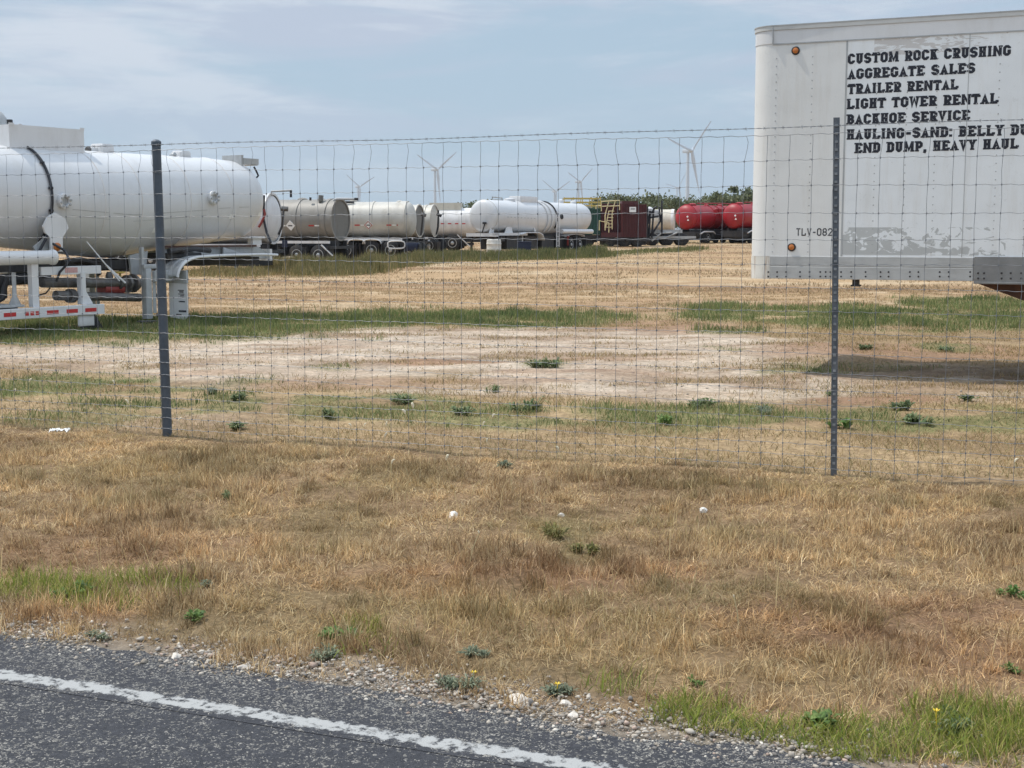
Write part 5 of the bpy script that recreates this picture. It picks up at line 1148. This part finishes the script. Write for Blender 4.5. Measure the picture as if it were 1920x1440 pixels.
    for x, rad in wheels:
        for y in (s * axle_y, s * (axle_y - .33), -s * axle_y): wheel(root, x, y, rad, .27, 1 if y > 0 else -1, 'galv')
    for x0, x1, full in fenders:
        mb = MB(); pts = []
        for k in range(9):
            a = math.pi * k / 8; pts.append((x0 + (x1 - x0) * (1 - math.cos(a)) / 2, zf - .28 + (0.24 * math.sin(a) ** .6 if full else .2 * math.sin(a) ** .35)))
        vs = [(x, yy, z) for x, z in pts for yy in (s * (axle_y + .18), s * (axle_y - .5))]
        mb.add(vs, [(2 * i, 2 * i + 1, 2 * i + 3, 2 * i + 2) for i in range(8)]); o = mb.build('fender', M['old_white'], root); sm = o.modifiers.new('thickness', 'SOLIDIFY'); sm.thickness = .03
    for x in legs:
        for y in (s * .8, -s * .8):
            mb = MB(); mb.box(x - .07, x + .07, y - .07, y + .07, .02, zf, .01); mb.beam((x + .1, y, zf - .1), (x + 1.0, y, zf - .75), .05, .05) if False else None; mb.box(x - .16, x + .16, y - .16, y + .16, 0, .05); mb.build('landing_leg', M['grey_paint'], root, smooth=False)
    if tube:
        x0, x1, zz, yy = tube; mb = MB(); mb.lathe((x0, s * yy, zz), (1, 0, 0), [(0, .02), (.01, .11), (x1 - x0 - .01, .11), (x1 - x0, .02)], 14); mb.build('hose_tube', M['old_white'], root)
    return root, zc, zf, P
def ptube(name, pts, rad, m, parent, loc_inv=None, n=6):
    mb = MB(); iv = parent.matrix_basis.inverted(); mb.tube([iv @ Vector(p) for p in pts], rad, n); return mb.build(name, m, parent)
GR = 'grey_tank'
RT = lambda *xs: [q for x in xs for q in ((x, x + .28, 'red_tape'), (x + .32, x + .56, 'white_tape'))]
# W: white head peeping out from behind the big tanker
t, zc, zf, P = bg_tanker('white tanker end with a round dished head peeping out behind the big tanker', 507, 410, 55, -12, 7.5, 1.0, M['tank_white'], dish=.22, head=M['white'], wheels=((-4.8, .5), (-6.0, .5)), legs=(-1.2,))
ptube('davit_arm', [at(508, 366, 54.6), at(509, 359, 54.6), at(547, 357, 54.4)], .04, M['grey_paint'], t); ptube('davit_hook', [at(545.5, 357, 54.4), at(545.5, 370, 54.4)], .05, M['black'], t)
ptube('tail_hose', [at(532, 391, 54.3), at(531, 402, 54.3), at(529, 424, 54.3), at(522, 440, 54.3)], .05, M['dark'], t); ptube('valve', [at(528, 391, 54.2), at(540, 392, 54.2)], .10, M['pipe'], t, n=8)
ptube('riser', [at(495, 366, 54.0), at(494, 410, 54.0), at(500, 436, 54.0), at(508, 455, 53.8)], .05, M['black'], t); ptube('red_riser', [at(495, 392, 53.9), at(497, 402, 53.9), at(490, 418, 53.9), at(485, 426, 53.9)], .05, M['valve_red'], t)
# A
t, zc, zf, P = bg_tanker('dull grey bare-metal tanker with a dark dished end facing right', 638, 412, 64, -20, 8.5, .97, M['grey_tank'], head=M['grey_head'], dish=-.10, bands=((-1.95, .16), (-.45, .2)), top=((-2.0, .08, .25), (-1.0, .06, .2)), wheels=((-5.2, .5), (-6.5, .5), (-.6, .48), (-3.2, .5), (-1.75, .48)), tape=RT(-3.0, -1.2), placard=(-2.15, 1.85, False), legs=(-1.9,))
ptube('davit_arm', [at(625, 376, 63.6), at(632, 373, 63.6), at(668, 373.5, 63.5)], .06, M['grey_paint'], t); ptube('davit_weight', [at(668, 371, 63.5), at(668, 376, 63.5)], .11, M['dark'], t)
ptube('vent_pipe', [at(601, 378, 63.8), at(602, 366, 63.8)], .12, M['grey_head'], t, n=10); ptube('vent_stub', [at(582, 376, 63.8), at(582, 370, 63.8)], .06, M['dark'], t)
ptube('tail_brace', [at(602, 459, 62.8), at(624, 480, 62.8)], .035, M['white'], t)
mb = MB(); iv = t.matrix_basis.inverted(); c = iv @ at(534, 457, 62.9); mb.box(c.x - .13, c.x + .13, c.y - .03, c.y + .03, c.z - .17, c.z + .17); mb.build('decal_panel', M['blue'], t, smooth=False)
# B
t, zc, zf, P = bg_tanker('light grey insulated tanker with a red-edged diamond placard', 764, 412, 70, -9, 8.2, .93, M['light_tank'], dish=.42, bands=((-1.75, .10), (-.12, .34)), top=((-2.9, .10, .22), (-.4, .06, .2)), wheels=((-1.65, .5), (-.65, .5), (-5.4, .5), (-3.0, .5), (.35, .48)), tape=RT(-2.6) + [(-.9, -.65, 'red_tape'), (-.6, -.4, 'white_tape'), (-.35, -.1, 'red_tape'), (.0, .25, 'white_tape')][:3], placard=(-1.85, 1.86, True), fenders=((-2.9, -2.0, True), (-2.1, -1.15, True)))
mb = MB(); iv = t.matrix_basis.inverted(); pts = []
for k in range(25):
    a = k * 2 * math.pi / 24; uu = 743 + 16 * np.sign(math.cos(a)) * abs(math.cos(a)) ** .5; vv = 459 + 7 * np.sign(math.sin(a)) * abs(math.sin(a)) ** .6; pts.append(iv @ at(uu, vv, 68.6))
mb.tube(pts, .035, 6, False); mb.build('spare_rack', M['old_white'], t)
mb = MB(); c = iv @ at(773, 463, 68.9); mb.box(c.x - .35, c.x + .35, c.y - .2, c.y + .3, c.z - .22, c.z + .22, .03); mb.build('tool_box', M['blue'], t)
ptube('roof_arm', [at(644, 379, 70), at(655, 379, 70), at(664, 379, 70)], .06, M['dark'], t)
# C, D
t, zc, zf, P = bg_tanker('weathered pale tanker whose grey round end shows beside the light grey one', 786, 414, 76, -14, 8.0, .90, M['light_tank'], head=M['grey_head'], dish=-.06, bands=((-.5, .12),), wheels=((-1.0, .5), (-2.2, .5)), axle_y=.95)
ptube('tail_hose', [at(793, 400, 75.2), at(792, 415, 75.2), at(789, 442, 75.2)], .05, M['dark'], t); ptube('valve', [at(789, 401, 75.2), at(799, 404, 75.2)], .09, M['pipe'], t)
t, zc, zf, P = bg_tanker('pale tanker with a flat round end and black hose, beside the long white body', 814, 414, 80, -14, 7.5, .93, M['light_tank'], head=M['light_tank'], dish=-.05, bands=((-.4, .1),), wheels=((.0, .5), (-1.2, .5)), axle_y=.95, frame='dark')
ptube('tail_hose', [at(822, 394, 79.2), at(822, 402, 79.2), at(821, 425, 79.2), at(818, 440, 79.2)], .05, M['black'], t); ptube('valve', [at(819, 401, 79.2), at(828, 405, 79.2)], .09, M['black'], t)
for uu in (806.5, 815): ptube('white_leg', [at(uu - 2, 449, 79), at(uu, 475, 79)], .09, M['white'], t)
# E
t, zc, zf, P = bg_tanker('white tanker body with a flat roof box, half hidden behind the double-cone tanker', 910, 418, 86, -4, 6.2, .95, M['old_white'], tape=[(x, x + .22, 'red_tape') for x in (-2.75, -2.3, -1.85, -1.4)], tapez=-.05, wheels=((-2.0, .5), (-3.1, .5)), rail=False)
mb = MB(); iv = t.matrix_basis.inverted(); a = iv @ at(806, 391.5, 86); b = iv @ at(865, 380.5, 86); mb.box(a.x, b.x, -.5, .5, a.z - .15, b.z); mb.build('roof_box', M['cream'], t, smooth=False)
ptube('tail_brace', [at(857, 440, 82), at(882, 463, 82)], .03, M['white'], t)
# F: double-cone tanker
t, zc, zf, P = bg_tanker('clean white double-cone tanker with a ladder and black hoop', 907, 405, 79.6, -118.3, 13.0, .96, M['tank_white'], near=1, dish=.30, cone=.22, bands=(), top=((-3.2, .16, .35), (-10.3, .22, .18), (-12.2, .18, .2)), wheels=((-9.6, .5), (-10.9, .5)), rail=False, fenders=((-11.6, -9.0, False),), legs=(-3.3,), far_dish=.45, frame='dark')
s = 1
def fsurf(x, ang, lift=0.02):
    k = .22 * max(0, 1 - abs(x + 6.5) / 6.5); rr = .96 + k / 2; return Vector((x, math.sin(ang) * (rr + lift), zc - k / 2 + math.cos(ang) * (rr + lift)))
mb = MB(); mb.tube([fsurf(-7.6, math.radians(a), .04) for a in range(-40, 130, 5)], .05, 8); mb.build('hoop_hose', M['black'], t)
for xx in (-6.3, -6.9): mb = MB(); mb.tube([fsurf(xx, math.radians(a), .05) for a in range(-50, 140, 5)], .05, 8); mb.build('rain_gutter', M['tank_white'], t)
mb = MB(); mb.tube([fsurf(-.02, math.radians(a), .004) for a in range(0, 361, 8)], .018, 6, False); mb.build('weld_seam', M['light_tank'], t)
mb = MB(); mb.box(-6.2, -3.9, -.40, .40, zc + .86, zc + 1.26, .03); mb.build('spill_box', M['white'], t)
mb = MB(); mb.tube([(-1.5, -.2, zc + .9), (-1.4, -.2, zc + 1.15), (-2.6, -.2, zc + 1.12), (-2.7, -.2, zc + .9)], .04, 6); mb.box(-2.5, -1.7, -.3, -.1, zc + .95, zc + 1.02); mb.build('roof_rail', M['grey_paint'], t)
mb = MB(); c = fsurf(-8.3, math.radians(84)); mb.lathe(c, (0, 1, .1), [(-.04, .16), (.06, .16), (.07, .10), (.02, .09)], 16); mb.build('sight_port', M['dark'], t)
mb = MB(); yl = 1.25
for x in (-7.55, -7.2): mb.box(x - .03, x + .03, yl - .02, yl + .02, .35, zc + .15)
for k in range(8): mb.box(-7.53, -7.22, yl - .015, yl + .015, .42 + k * .3, .46 + k * .3)
mb.build('ladder', M['white'], t, smooth=False)
mb = MB(); mb.lathe((-12.6, 1.2, zf + .10), (1, 0, 0), [(0, .02), (.01, .15), (4.6, .15), (4.61, .02)], 16); mb.build('hose_tube', M['tank_white'], t)
mb = MB(); mb.box(-3.6, .35, .78, 1.05, zf - .14, zf + .02); mb.box(.10, .35, -1.0, 1.05, zf - .2, zf + .0); mb.prism([(-.2, zf), (.3, zf), (-.1, zf + .55), (-.3, zf + .35)], lambda p, q, h: (p, h, q), .5, .56); mb.prism([(-2.2, zf), (-1.2, zf), (-1.5, zf + .5), (-2.0, zf + .42)], lambda p, q, h: (p, h, q), .72, .78); mb.prism([(-5.1, zf + .1), (-4.9, zf + .1), (-4.7, zf + .55), (-4.8, zf + .55)], lambda p, q, h: (p, h, q), .8, .86); mb.build('front_frame', M['white'], t, smooth=False)
mb = MB(); pts = [(-5.6, zf - .45), (-5.35, zf - .12), (-4.9, zf + .0), (-3.2, zf + .0), (-2.6, zf - .1)]; vs = [(x, y, z) for x, z in pts for y in (.55, 1.22)]; mb.add(vs, [(2 * i, 2 * i + 1, 2 * i + 3, 2 * i + 2) for i in range(4)]); o = mb.build('fender', M['white'], t); sm = o.modifiers.new('thickness', 'SOLIDIFY'); sm.thickness = .05
mb = MB()
for x, y in ((.15, -.75), (.2, .9)): mb.box(x - .05, x + .05, y - .05, y + .05, .05, zf)
mb.box(-1.0, .0, .2, .9, zf - .5, zf - .16, .03); mb.tube([(.32, .25, zc - .45), (.40, .25, zc - .6), (.38, .15, zc - .85), (.3, .05, zf)], .04, 8); mb.box(.28, .42, .15, .35, zc - .48, zc - .36); mb.build('front_legs', M['dark'], t, smooth=False)
mb = MB(); mb.box(-9.2, -8.9, 1.15, 1.22, .45, 1.05); mb.build('tail_lamp_plate', M['valve_red'], t)
mb = MB()
for k in range(9): xx = -1.3 - k * .42; a = math.radians(92); q = [fsurf(xx, a + .02, .005), fsurf(xx + .2, a + .02, .005), fsurf(xx + .2, a - .02, .005), fsurf(xx, a - .02, .005)]; mb.add(q, [(0, 1, 2, 3)])
mb.build('dashed_stripe', M['grey_paint'], t, smooth=False)
# J cream, K and L red
bg_tanker('cream tanker with a white end ring between the black pump frame and red tanker', 1263, 414, 117, -12, 5.0, .98, M['cream'], dish=.05, bands=((-.05, .25),), wheels=((-1.5, .5), (-2.7, .5)), rail=False, ring_mat=M['old_white'])
for (uu, lb, nb) in ((1287, 'red tanker with a round domed head, beside the cream one', 0), (1376, 'red tanker with a round domed head, closest to the white box trailer', 1)):
    t, zc, zf, P = bg_tanker(lb, uu, 407 - 2 * nb, 109, -128, 9.5, .98, M['red'], near=1, dish=.5, bands=((-.05, .05),) + tuple((-3.0 - k * 1.1, .10) for k in range(5)), top=((-.9, .14, .34), (-3.2, .12, .2), (-5.5, .12, .25)), wheels=((-6.6, .52), (-7.9, .52), (-1.6, .5)), frame='dark', tube=(-7.5, -2.2, zc - 1.25, 1.1) if nb else None, rail=False, group='red tankers at the right end of the row')
    mb = MB(); iv = t.matrix_basis.inverted()
    mb.prism([(-.02, .20), (.10, .0), (-.14, .0)], lambda p, q, h: (.44 + h, .42 + p, zc - .3 + q), 0, .02); mb.lathe((.47, .38, zc + .02), (1, .2, 0), [(0, .08), (.02, .02)], 10); mb.build('head_marking', M['white_tape'], t, smooth=False)
    mb = MB(); mb.box(-8.5, -3.1, .80, 1.02, zc + .10, zc + .72, .05); 
    for k in range(6): mb.prism([(-8.2 + k * .85, zc + .10), (-7.9 + k * .85, zc + .10), (-7.6 + k * .85, zc + .72), (-7.9 + k * .85, zc + .72)], lambda p, q, h: (p, h, q), 1.025, 1.06)
    mb.build('ribbed_side_tray', M['red'], t, smooth=False)
    mb = MB(); mb.box(-.8, -.1, -.3, .3, zc + .98, zc + 1.05); mb.tube([(-9, .3, zc + 1.15), (-5, .3, zc + 1.18), (-1.2, .3, zc + 1.12)], .04, 6)
    for x in (-8.5, -6.5, -4.5, -2.5): mb.tube([(x, .3, zc + .9), (x, .3, zc + 1.16)], .025, 5)
    mb.build('roof_walk', M['red'], t, smooth=False)
    mb = MB(); mb.box(-9, .2, -1.0, 1.0, .55, zf - .15); mb.box(-4.5, -2.6, .85, 1.15, .45, .75, .05); mb.build('gear_and_light_block', M['dark'], t, smooth=False)  # the long box is added to block light under the tank
    mb = MB(); mb.tube([(-.3, 1.1, zf - .35), (-.9, 1.15, zf - .15), (-2.4, 1.15, zf - .15), (-2.7, 1.15, zf - .3)], .06, 6); mb.build('fender_rim', M['old_white'], t)

# ------------------------------------------------------------------ containers and pump frame
def ridged(mb, x0, x1, y, z0, z1, n, d):
    """ribbed sheet facing -y"""
    vs = []; fs = []; k = 0
    for i in range(n):
        a = x0 + (x1 - x0) * i / n; w_ = (x1 - x0) / n
        for xx, yy in ((a, y), (a + w_ * .35, y), (a + w_ * .5, y - d), (a + w_ * .85, y - d)): vs += [(xx, yy, z0), (xx, yy, z1)]
    vs += [(x1, y, z0), (x1, y, z1)]
    for i in range(len(vs) // 2 - 1): fs.append((2 * i, 2 * i + 2, 2 * i + 3, 2 * i + 1))
    mb.add(vs, fs)
def flatbed(root, x0, x1, yd, zd, wx):
    mb = MB(); mb.box(x0, x1, .02, yd, zd - .28, zd - .02); mb.box(x0 + .3, x1 - .3, .3, yd - .3, zd - .55, zd - .28); mb.build('flatbed', M['dark'], root, smooth=False)
    for x in wx:
        for y in (.2, .5, yd - .2): wheel(root, x, y, .46, .26, -1 if y < 1 else 1, 'dark')
def containers():
    Y = 96.; a = at(1128, 445, Y); b = at(1212, 445, Y); g = gzs(a.x, Y); W = b.x - a.x; z0 = a.z - g; zt = at(1150, 377, Y).z - g; zl = at(1205, 383, Y).z - g
    root = thing('equipment_cabin', 'maroon ribbed metal cabin on a trailer with yellow stair rails and white notice', 'cabin', (a.x, Y, g), 0)
    xm = at(1166, 400, Y).x - a.x; xr = at(1196, 400, Y).x - a.x
    mb = MB(); ridged(mb, xm, W, 0, z0, zl, 16, .05); mb.box(xm, xr, .02, 2.4, zl + .002, zt); mb.box(xm, W, .02, 2.4, z0, zl); mb.box(0, xm - .003, 1.1, 2.4, z0, zt - .15); mb.box(.0, xm - .003, .05, 1.09, z0 - .0, z0 + .35); mb.build('body', M['maroon'], root, smooth=False)
    ridg = MB(); ridged(ridg, 0, xm, 1.09, z0 + .36, zt - .2, 9, .05); ridg.build('recessed_wall', M['maroon'], root, smooth=False)
    mb = MB(); p = at(1180, 398, Y); q = at(1192.5, 388, Y); mb.box(p.x - a.x, q.x - a.x, -.09, -.06, p.z - g, q.z - g); sg = mb.build('notice', M['white_tape'], root, smooth=False)
    mb = MB(); mb.box(p.x - a.x + .08, q.x - a.x - .08, -.093, -.0905, q.z - g - .2, q.z - g - .08); mb.build('notice_lines', M['grey_paint'], sg, smooth=False)
    def pts(l, y): return [Vector((at(u, v, Y).x - a.x, y, at(u, v, Y).z - g)) for u, v in l]
    mb = MB()
    for l in ([(1127, 396), (1127, 378), (1161, 376), (1161, 394)], [(1127, 387), (1161, 386)], [(1141, 396), (1134, 430)], [(1153, 376), (1147, 400), (1147, 430)], [(1141, 376), (1134, 404), (1134, 432)], [(1123, 432), (1123, 414), (1141, 418), (1141, 436)], [(1117, 392), (1117, 386), (1127, 386)]): mb.tube(pts(l, -.35), .035, 6)
    for k in range(6): v = 396 + k * 6; mb.tube(pts([(1140 - k * 1.1, v), (1151 - k * .9, v)], -.35), .025, 5)
    mb.build('stair_rail', M['pale_yellow'], root)
    flatbed(root, -.3, W + .3, 2.4, z0, (.6, 1.7, 2.6))
    # green container
    a2 = at(1088, 440, Y + 1); b2 = at(1126, 440, Y + 1); g2 = gzs(a2.x, Y + 1); W2 = b2.x - a2.x; z0 = a2.z - g2; zt = at(1100, 393, Y + 1).z - g2
    root = thing('steel_tank_box', 'dark green ribbed steel tank box with yellow roof railings behind the white tanker', 'container', (a2.x, Y + 1, g2), 0)
    mb = MB(); ridged(mb, -1.2, W2, 0, z0, zt, 14, .05); mb.box(-1.2, W2, .02, 2.4, z0, zt); mb.box(-1.25, W2 + .05, -.08, 2.45, zt - .002, zt + .10); mb.build('body', M['green_box'], root, smooth=False)
    mb = MB()
    for zz in (.25, .5, .78): mb.box(-1.2, W2, -.02, .05, zt + zz, zt + zz + .07); mb.box(-1.2, W2, 2.3, 2.36, zt + zz, zt + zz + .07)
    for x in np.linspace(-1.2, W2 - .05, 5): mb.box(x, x + .05, -.03, .04, zt + .1, zt + .9); mb.box(x, x + .05, 2.29, 2.37, zt + .1, zt + .9)
    mb.build('roof_railing', M['yellow'], root, smooth=False)
    mb = MB(); mb.box(-1.0, .85, .2, .8, zt + .1, zt + .34, .02); mb.build('roof_chest', M['white'], root)
    flatbed(root, -1.4, W2 + .1, 2.4, z0, (-.5, .6))
    # black pump frame with white tank pieces
    Y3 = 99.; a = at(1214, 446, Y3); g3 = gzs(a.x, Y3); root = thing('pump_skid', 'black steel pump frame with white equipment between maroon cabin and cream tanker', 'pump skid', (a.x, Y3, g3), 0)
    def P3(u, v, y=0.): q = at(u, v, Y3); return Vector((q.x - a.x, y, q.z - g3))
    mb = MB()
    for l in ([(1214, 446), (1214, 388)], [(1241, 440), (1241, 376)], [(1214, 409), (1241, 404)], [(1222, 440), (1241, 410)], [(1222, 446), (1226, 390), (1232, 387)], [(1219, 395), (1216, 420)], [(1236, 388), (1238, 415)], [(1228, 390), (1219, 402), (1217, 440)]): mb.tube([P3(*p) for p in l], .07, 6)
    mb.build('frame', M['black'], root)
    mb = MB(); q = P3(1220, 405, .8); mb.lathe((q.x, .9, q.z - .2), (0, 0, 1), [(0, .2), (.05, .28), (.75, .28), (.85, .15), (.9, .02)], 16); mb.box(.2 + q.x, q.x + .65, .6, 1.1, q.z - .15, q.z + .45, .04); mb.build('white_equipment', M['white'], root)
    mb = MB(); mb.box(-.2, 2.6, .2, 2.2, .95, 1.2); mb.box(.2, 3.6, .1, .25, .55, .72); mb.tube([P3(1222, 452), P3(1240, 437), P3(1260, 436)], .06, 6); mb.tube([P3(1245, 447), P3(1270, 436)], .05, 6); mb.build('trailer_bed', M['grey_paint'], root, smooth=False)
    for x in (.4, 1.5, 2.6): wheel(root, x, .3, .46, .26, -1, 'dark'); wheel(root, x, 2.0, .46, .26, 1, 'dark')
containers()

# ------------------------------------------------------------------ drums, dirt heap, hose
def props():
    g = gnd(924, 478, .38); mb = MB(); q = [(0, .36), (.03, .42), (.10, .43), (.30, .42), (.34, .44), (.38, .42), (.62, .42), (.66, .44), (.70, .42), (.88, .41), (.92, .36), (.90, .06), (.92, .02)]
    o = None; p = at(926, 455, 77.5); z = gzs(p.x, 77.5); mb.lathe((0, 0, 0), (0, 0, 1), q, 28); o = mb.build('drum', M['drum']); o.location = (p.x, 77.5, z); tag(o, 'pale plastic drum standing under the head of the double-cone tanker', 'drum')
    p = at(983, 455, 79); z = gzs(p.x, 79); root = thing('crate', 'dark blue slatted crate standing in grass below the double-cone tanker', 'crate', (p.x, 79, z), 0)
    mb = MB(); mb.box(-.40, .40, -.35, .35, 0, .70, .03); mb.build('box', M['blue'], root)
    mb = MB()
    for k in range(4): mb.box(-.42, .42, -.38, -.352, .06 + k * .17, .15 + k * .17)
    mb.box(-.44, .44, -.39, .39, .70, .76, .02); mb.build('slat', M['blue'], root, smooth=False)
    # heap of earth and rubble
    p = gnd(553, 497, .10); z = gzs(p.x, p.y); n = 26; vs = []; fs = []; r = random.Random(8)
    for j in range(n):
        for i in range(n):
            x = (i / (n - 1) - .5) * 2.2; y = (j / (n - 1) - .5) * 2.6; d = (x / 1.1) ** 2 + (y / 1.3) ** 2
            h = max(0, 1 - d) ** .8 * .42 * (1 - .35 * x); h += (fbm(np.array([x * 3 + 5]), np.array([y * 3]), 301, 4)[0] - .5) * .22 * (1 if d < 1 else .2); vs.append((x, y, h - .02))
    for j in range(n - 1):
        for i in range(n - 1): a = j * n + i; fs.append((a, a + 1, a + n + 1, a + n))
    mb = MB(); mb.add(vs, fs); o = mb.build('dirt_heap', M['rubble']); o.location = (p.x, p.y, z); tag(o, 'small heap of pale earth and rubble behind the tail of the big tanker', 'dirt heap')
    mb = MB(); pts = []; r = random.Random(4)
    for (u, v, h) in ((493, 491, .05), (499, 498, .05), (510, 503, .06), (524, 505, .05), (536, 502, .05), (541, 496, .10), (535, 491, .22), (522, 488, .34), (508, 487, .30), (498, 489, .12), (493, 492, .05)):
        q = gnd(u, v, .06 + h * 0); pts.append((q.x, q.y, gzs(q.x, q.y) + h))
    c = Vector(pts[0]); mb.tube([Vector(q) - c for q in pts], .05, 8); o = mb.build('hose_loop', M['orange_hose']); o.location = c; tag(o, 'loop of orange hose lying on the ground behind the big tanker', 'hose')
props()

# ------------------------------------------------------------------ trees along the skyline
def tree(u, Y, h, w, label, seed, group):
    q = at(u, 430, Y); g = gzs(q.x, Y); r = np.random.default_rng(seed); rr = random.Random(seed)
    root = thing('tree', label, 'tree', (q.x, Y, g), rr.uniform(0, 6), group)
    mb = MB(); bl = []
    mb.tube([(0, 0, -.1), (.1, .05, h * .2), (.05, 0, h * .45), (.1, .1, h * .75)], [h * .035, h * .026, h * .02, h * .008], 7)
    for i in range(7):
        a = rr.uniform(0, 6.28); z = h * rr.uniform(.18, .5); L = w * rr.uniform(.25, .45); e = Vector((math.cos(a) * L, math.sin(a) * L, z + h * rr.uniform(.12, .35)))
        mb.tube([(.05, 0, z), Vector((.05, 0, z)).lerp(e, .5) + Vector((0, 0, .1)), e], [h * .014, h * .01, h * .004], 5); bl.append((e, w * rr.uniform(.16, .28)))
    mb.build('trunk', M['bark'], root)
    for i in range(9): bl.append((Vector((rr.gauss(0, w * .2), rr.gauss(0, w * .2), h * rr.uniform(.35, .92))), w * rr.uniform(.12, .24)))
    n = 90; V = []; C = []
    for c, R_ in bl:
        d = r.normal(size=(n, 3)); d /= np.linalg.norm(d, axis=1)[:, None]; rad = R_ * r.uniform(.35, 1.15, (n, 1)) ; p = np.array(c) + d * rad * np.array([1, 1, .72])
        s = r.uniform(.10, .24, (n, 1)) * (h / 7); a = r.normal(size=(n, 3)); a /= np.linalg.norm(a, axis=1)[:, None]; b = np.cross(a, r.normal(size=(n, 3))); b /= np.linalg.norm(b, axis=1)[:, None]
        V.append(np.stack([p - a * s - b * s * .6, p + a * s - b * s * .6, p + a * s + b * s * .6, p - a * s + b * s * .6], 1))
        base = np.array([(.13, .145, .075), (.11, .128, .068), (.155, .168, .085)])[r.integers(0, 3)]
        C.append(np.repeat(base * r.uniform(.7, 1.4, (n, 1)), 4, axis=0))
    V = np.concatenate(V).reshape(-1, 3); T = np.arange(len(V)).reshape(-1, 4)
    o = np_mesh('crown', V, T, M['leaf'], np.concatenate(C)); o.parent = root
def trees():
    rr = random.Random(2)
    la = 'dense dark green scrub tree in the far tree line behind the maroon cabin'
    lb = 'dense dark green scrub tree in the far tree line above the red tankers'
    lc = 'low dark scrub tree on the skyline just left of the double-cone tanker'
    ld = 'far scrub tree mostly hidden behind the long row of tankers'
    i = 0
    for u in (1118, 1136, 1150, 1163, 1178, 1190, 1204, 1219, 1233, 1246):
        tree(u + rr.uniform(-3, 3), rr.uniform(215, 255), rr.uniform(6.5, 7.9), rr.uniform(6, 8.5), la, 400 + i, 'trees behind the maroon cabin'); i += 1
    for u in (1260, 1276, 1290, 1304, 1318, 1334, 1347, 1361, 1374, 1388, 1402, 1416, 1430):
        tree(u + rr.uniform(-3, 3), rr.uniform(205, 245), rr.uniform(6.3, 7.3) + max(0, u - 1330) / 55, rr.uniform(6, 9), lb, 400 + i, 'trees above the red tankers'); i += 1
    for u, k in ((843, 3.6), (858, 3.9), (872, 4.5), (884, 5.2), (897, 4.8)):
        tree(u, rr.uniform(205, 230), k + .8, rr.uniform(5, 7), lc, 400 + i, 'trees left of the double-cone tanker'); i += 1
    for u, k in ((760, 3.9), (790, 3.9), (1050, 4.6), (1080, 5.0), (1100, 5.8)):
        tree(u, rr.uniform(215, 240), k, rr.uniform(6, 8), ld, 400 + i, 'trees hidden behind the tankers'); i += 1
trees()

# ------------------------------------------------------------------ wind turbines
def turbine(u, v, rad_px, a0, label, Y, yaw):
    q = at(u, v, Y); g = .75; H = q.z - g; k = rad_px / F * Y
    root = thing('wind_turbine', label, 'wind turbine', (q.x, Y, g), R(yaw), 'wind turbines on the horizon')
    mb = MB(); mb.tube([(0, 2.5, -1), (0, 2.5, H * .5), (0, 2.5, H - 1.4)], [2.2, 1.8, 1.25], 20); mb.build('tower', M['turbine'], root)
    mb = MB(); mb.box(-1.7, 1.7, -1.0, 8.5, H - 1.7, H + 1.9, .5); mb.build('nacelle', M['turbine'], root)
    mb = MB(); mb.lathe((0, -1, H), (0, -1, 0), [(0, 1.6), (1.2, 1.7), (2.4, 1.2), (3.1, .1)], 18); hub = mb.build('hub', M['turbine'], root)
    for i in range(3):
        a = R(a0 + 120 * i); d = Vector((math.sin(a), 0, math.cos(a))); e = Vector((math.cos(a), 0, -math.sin(a))); mb = MB(); vs = []; fs = []
        prof = [(.02, 1.2, 1.2, .0), (.06, 1.5, 1.2, .1), (.2, 2.2, .6, .5), (.45, 1.6, .4, .3), (.75, 1.1, .28, .1), (.97, .6, .15, .0), (1.0, .2, .1, .0)]
        for s_, ch, th, tw in prof:
            c = Vector((0, -2.2, H)) + d * (s_ * k) + Vector((0, -1, 0)) * (s_ ** 2 * k * .03); ed = (e * math.cos(tw) + Vector((0, 1, 0)) * math.sin(tw)); fn_ = ed.cross(d)
            for aa in range(8): t = aa * math.pi / 4; vs.append(c + ed * (math.cos(t) * ch * .95) + fn_ * (math.sin(t) * th))
        for i2 in range(len(prof) - 1):
            for j in range(8): fs.append((i2 * 8 + j, i2 * 8 + (j + 1) % 8, i2 * 8 + 8 + (j + 1) % 8, i2 * 8 + 8 + j))
        fs += [tuple(range(7, -1, -1)), tuple(range(len(vs) - 8, len(vs)))]
        mb.add(vs, fs); mb.build('blade', M['turbine'], root)
turbine(1294, 283, 80, 44, 'largest white wind turbine, tall beside the box trailer', 1325, 46)
turbine(818, 318, 60, 55, 'second largest white wind turbine, above the pale tanker ends', 1720, 48)
turbine(673, 350, 40, 62, 'small wind turbine above the light grey tanker, far from the others', 2380, 48)
turbine(1087, 341, 42, 52, 'wind turbine above the far end of the double-cone tanker', 2130, 48)
turbine(1041, 359, 40, 60, 'low wind turbine peeking over the roof of the double-cone tanker', 2700, 40)
turbine(1271, 352, 44, 38, 'faintest wind turbine, over the trees left of the largest one', 3100, 48)

# ------------------------------------------------------------------ air
def haze():
    mb = MB(); mb.box(-4300, 4300, -450, 4900, -3, 210); o = mb.build('haze', None or bpy.data.materials.new('haze_air'), smooth=False)
    m = o.data.materials[0]; m.use_nodes = True; t = m.node_tree; t.nodes.clear()
    out = N(t, 'ShaderNodeOutputMaterial'); v = N(t, 'ShaderNodeVolumePrincipled'); v.inputs['Color'].default_value = (.80, .88, .96, 1); v.inputs['Density'].default_value = .00009; v.inputs['Anisotropy'].default_value = .2
    t.links.new(v.outputs[0], out.inputs['Volume']); kind(o, 'stuff'); tag(o, 'thin pale haze over the far plain', 'haze')
haze()
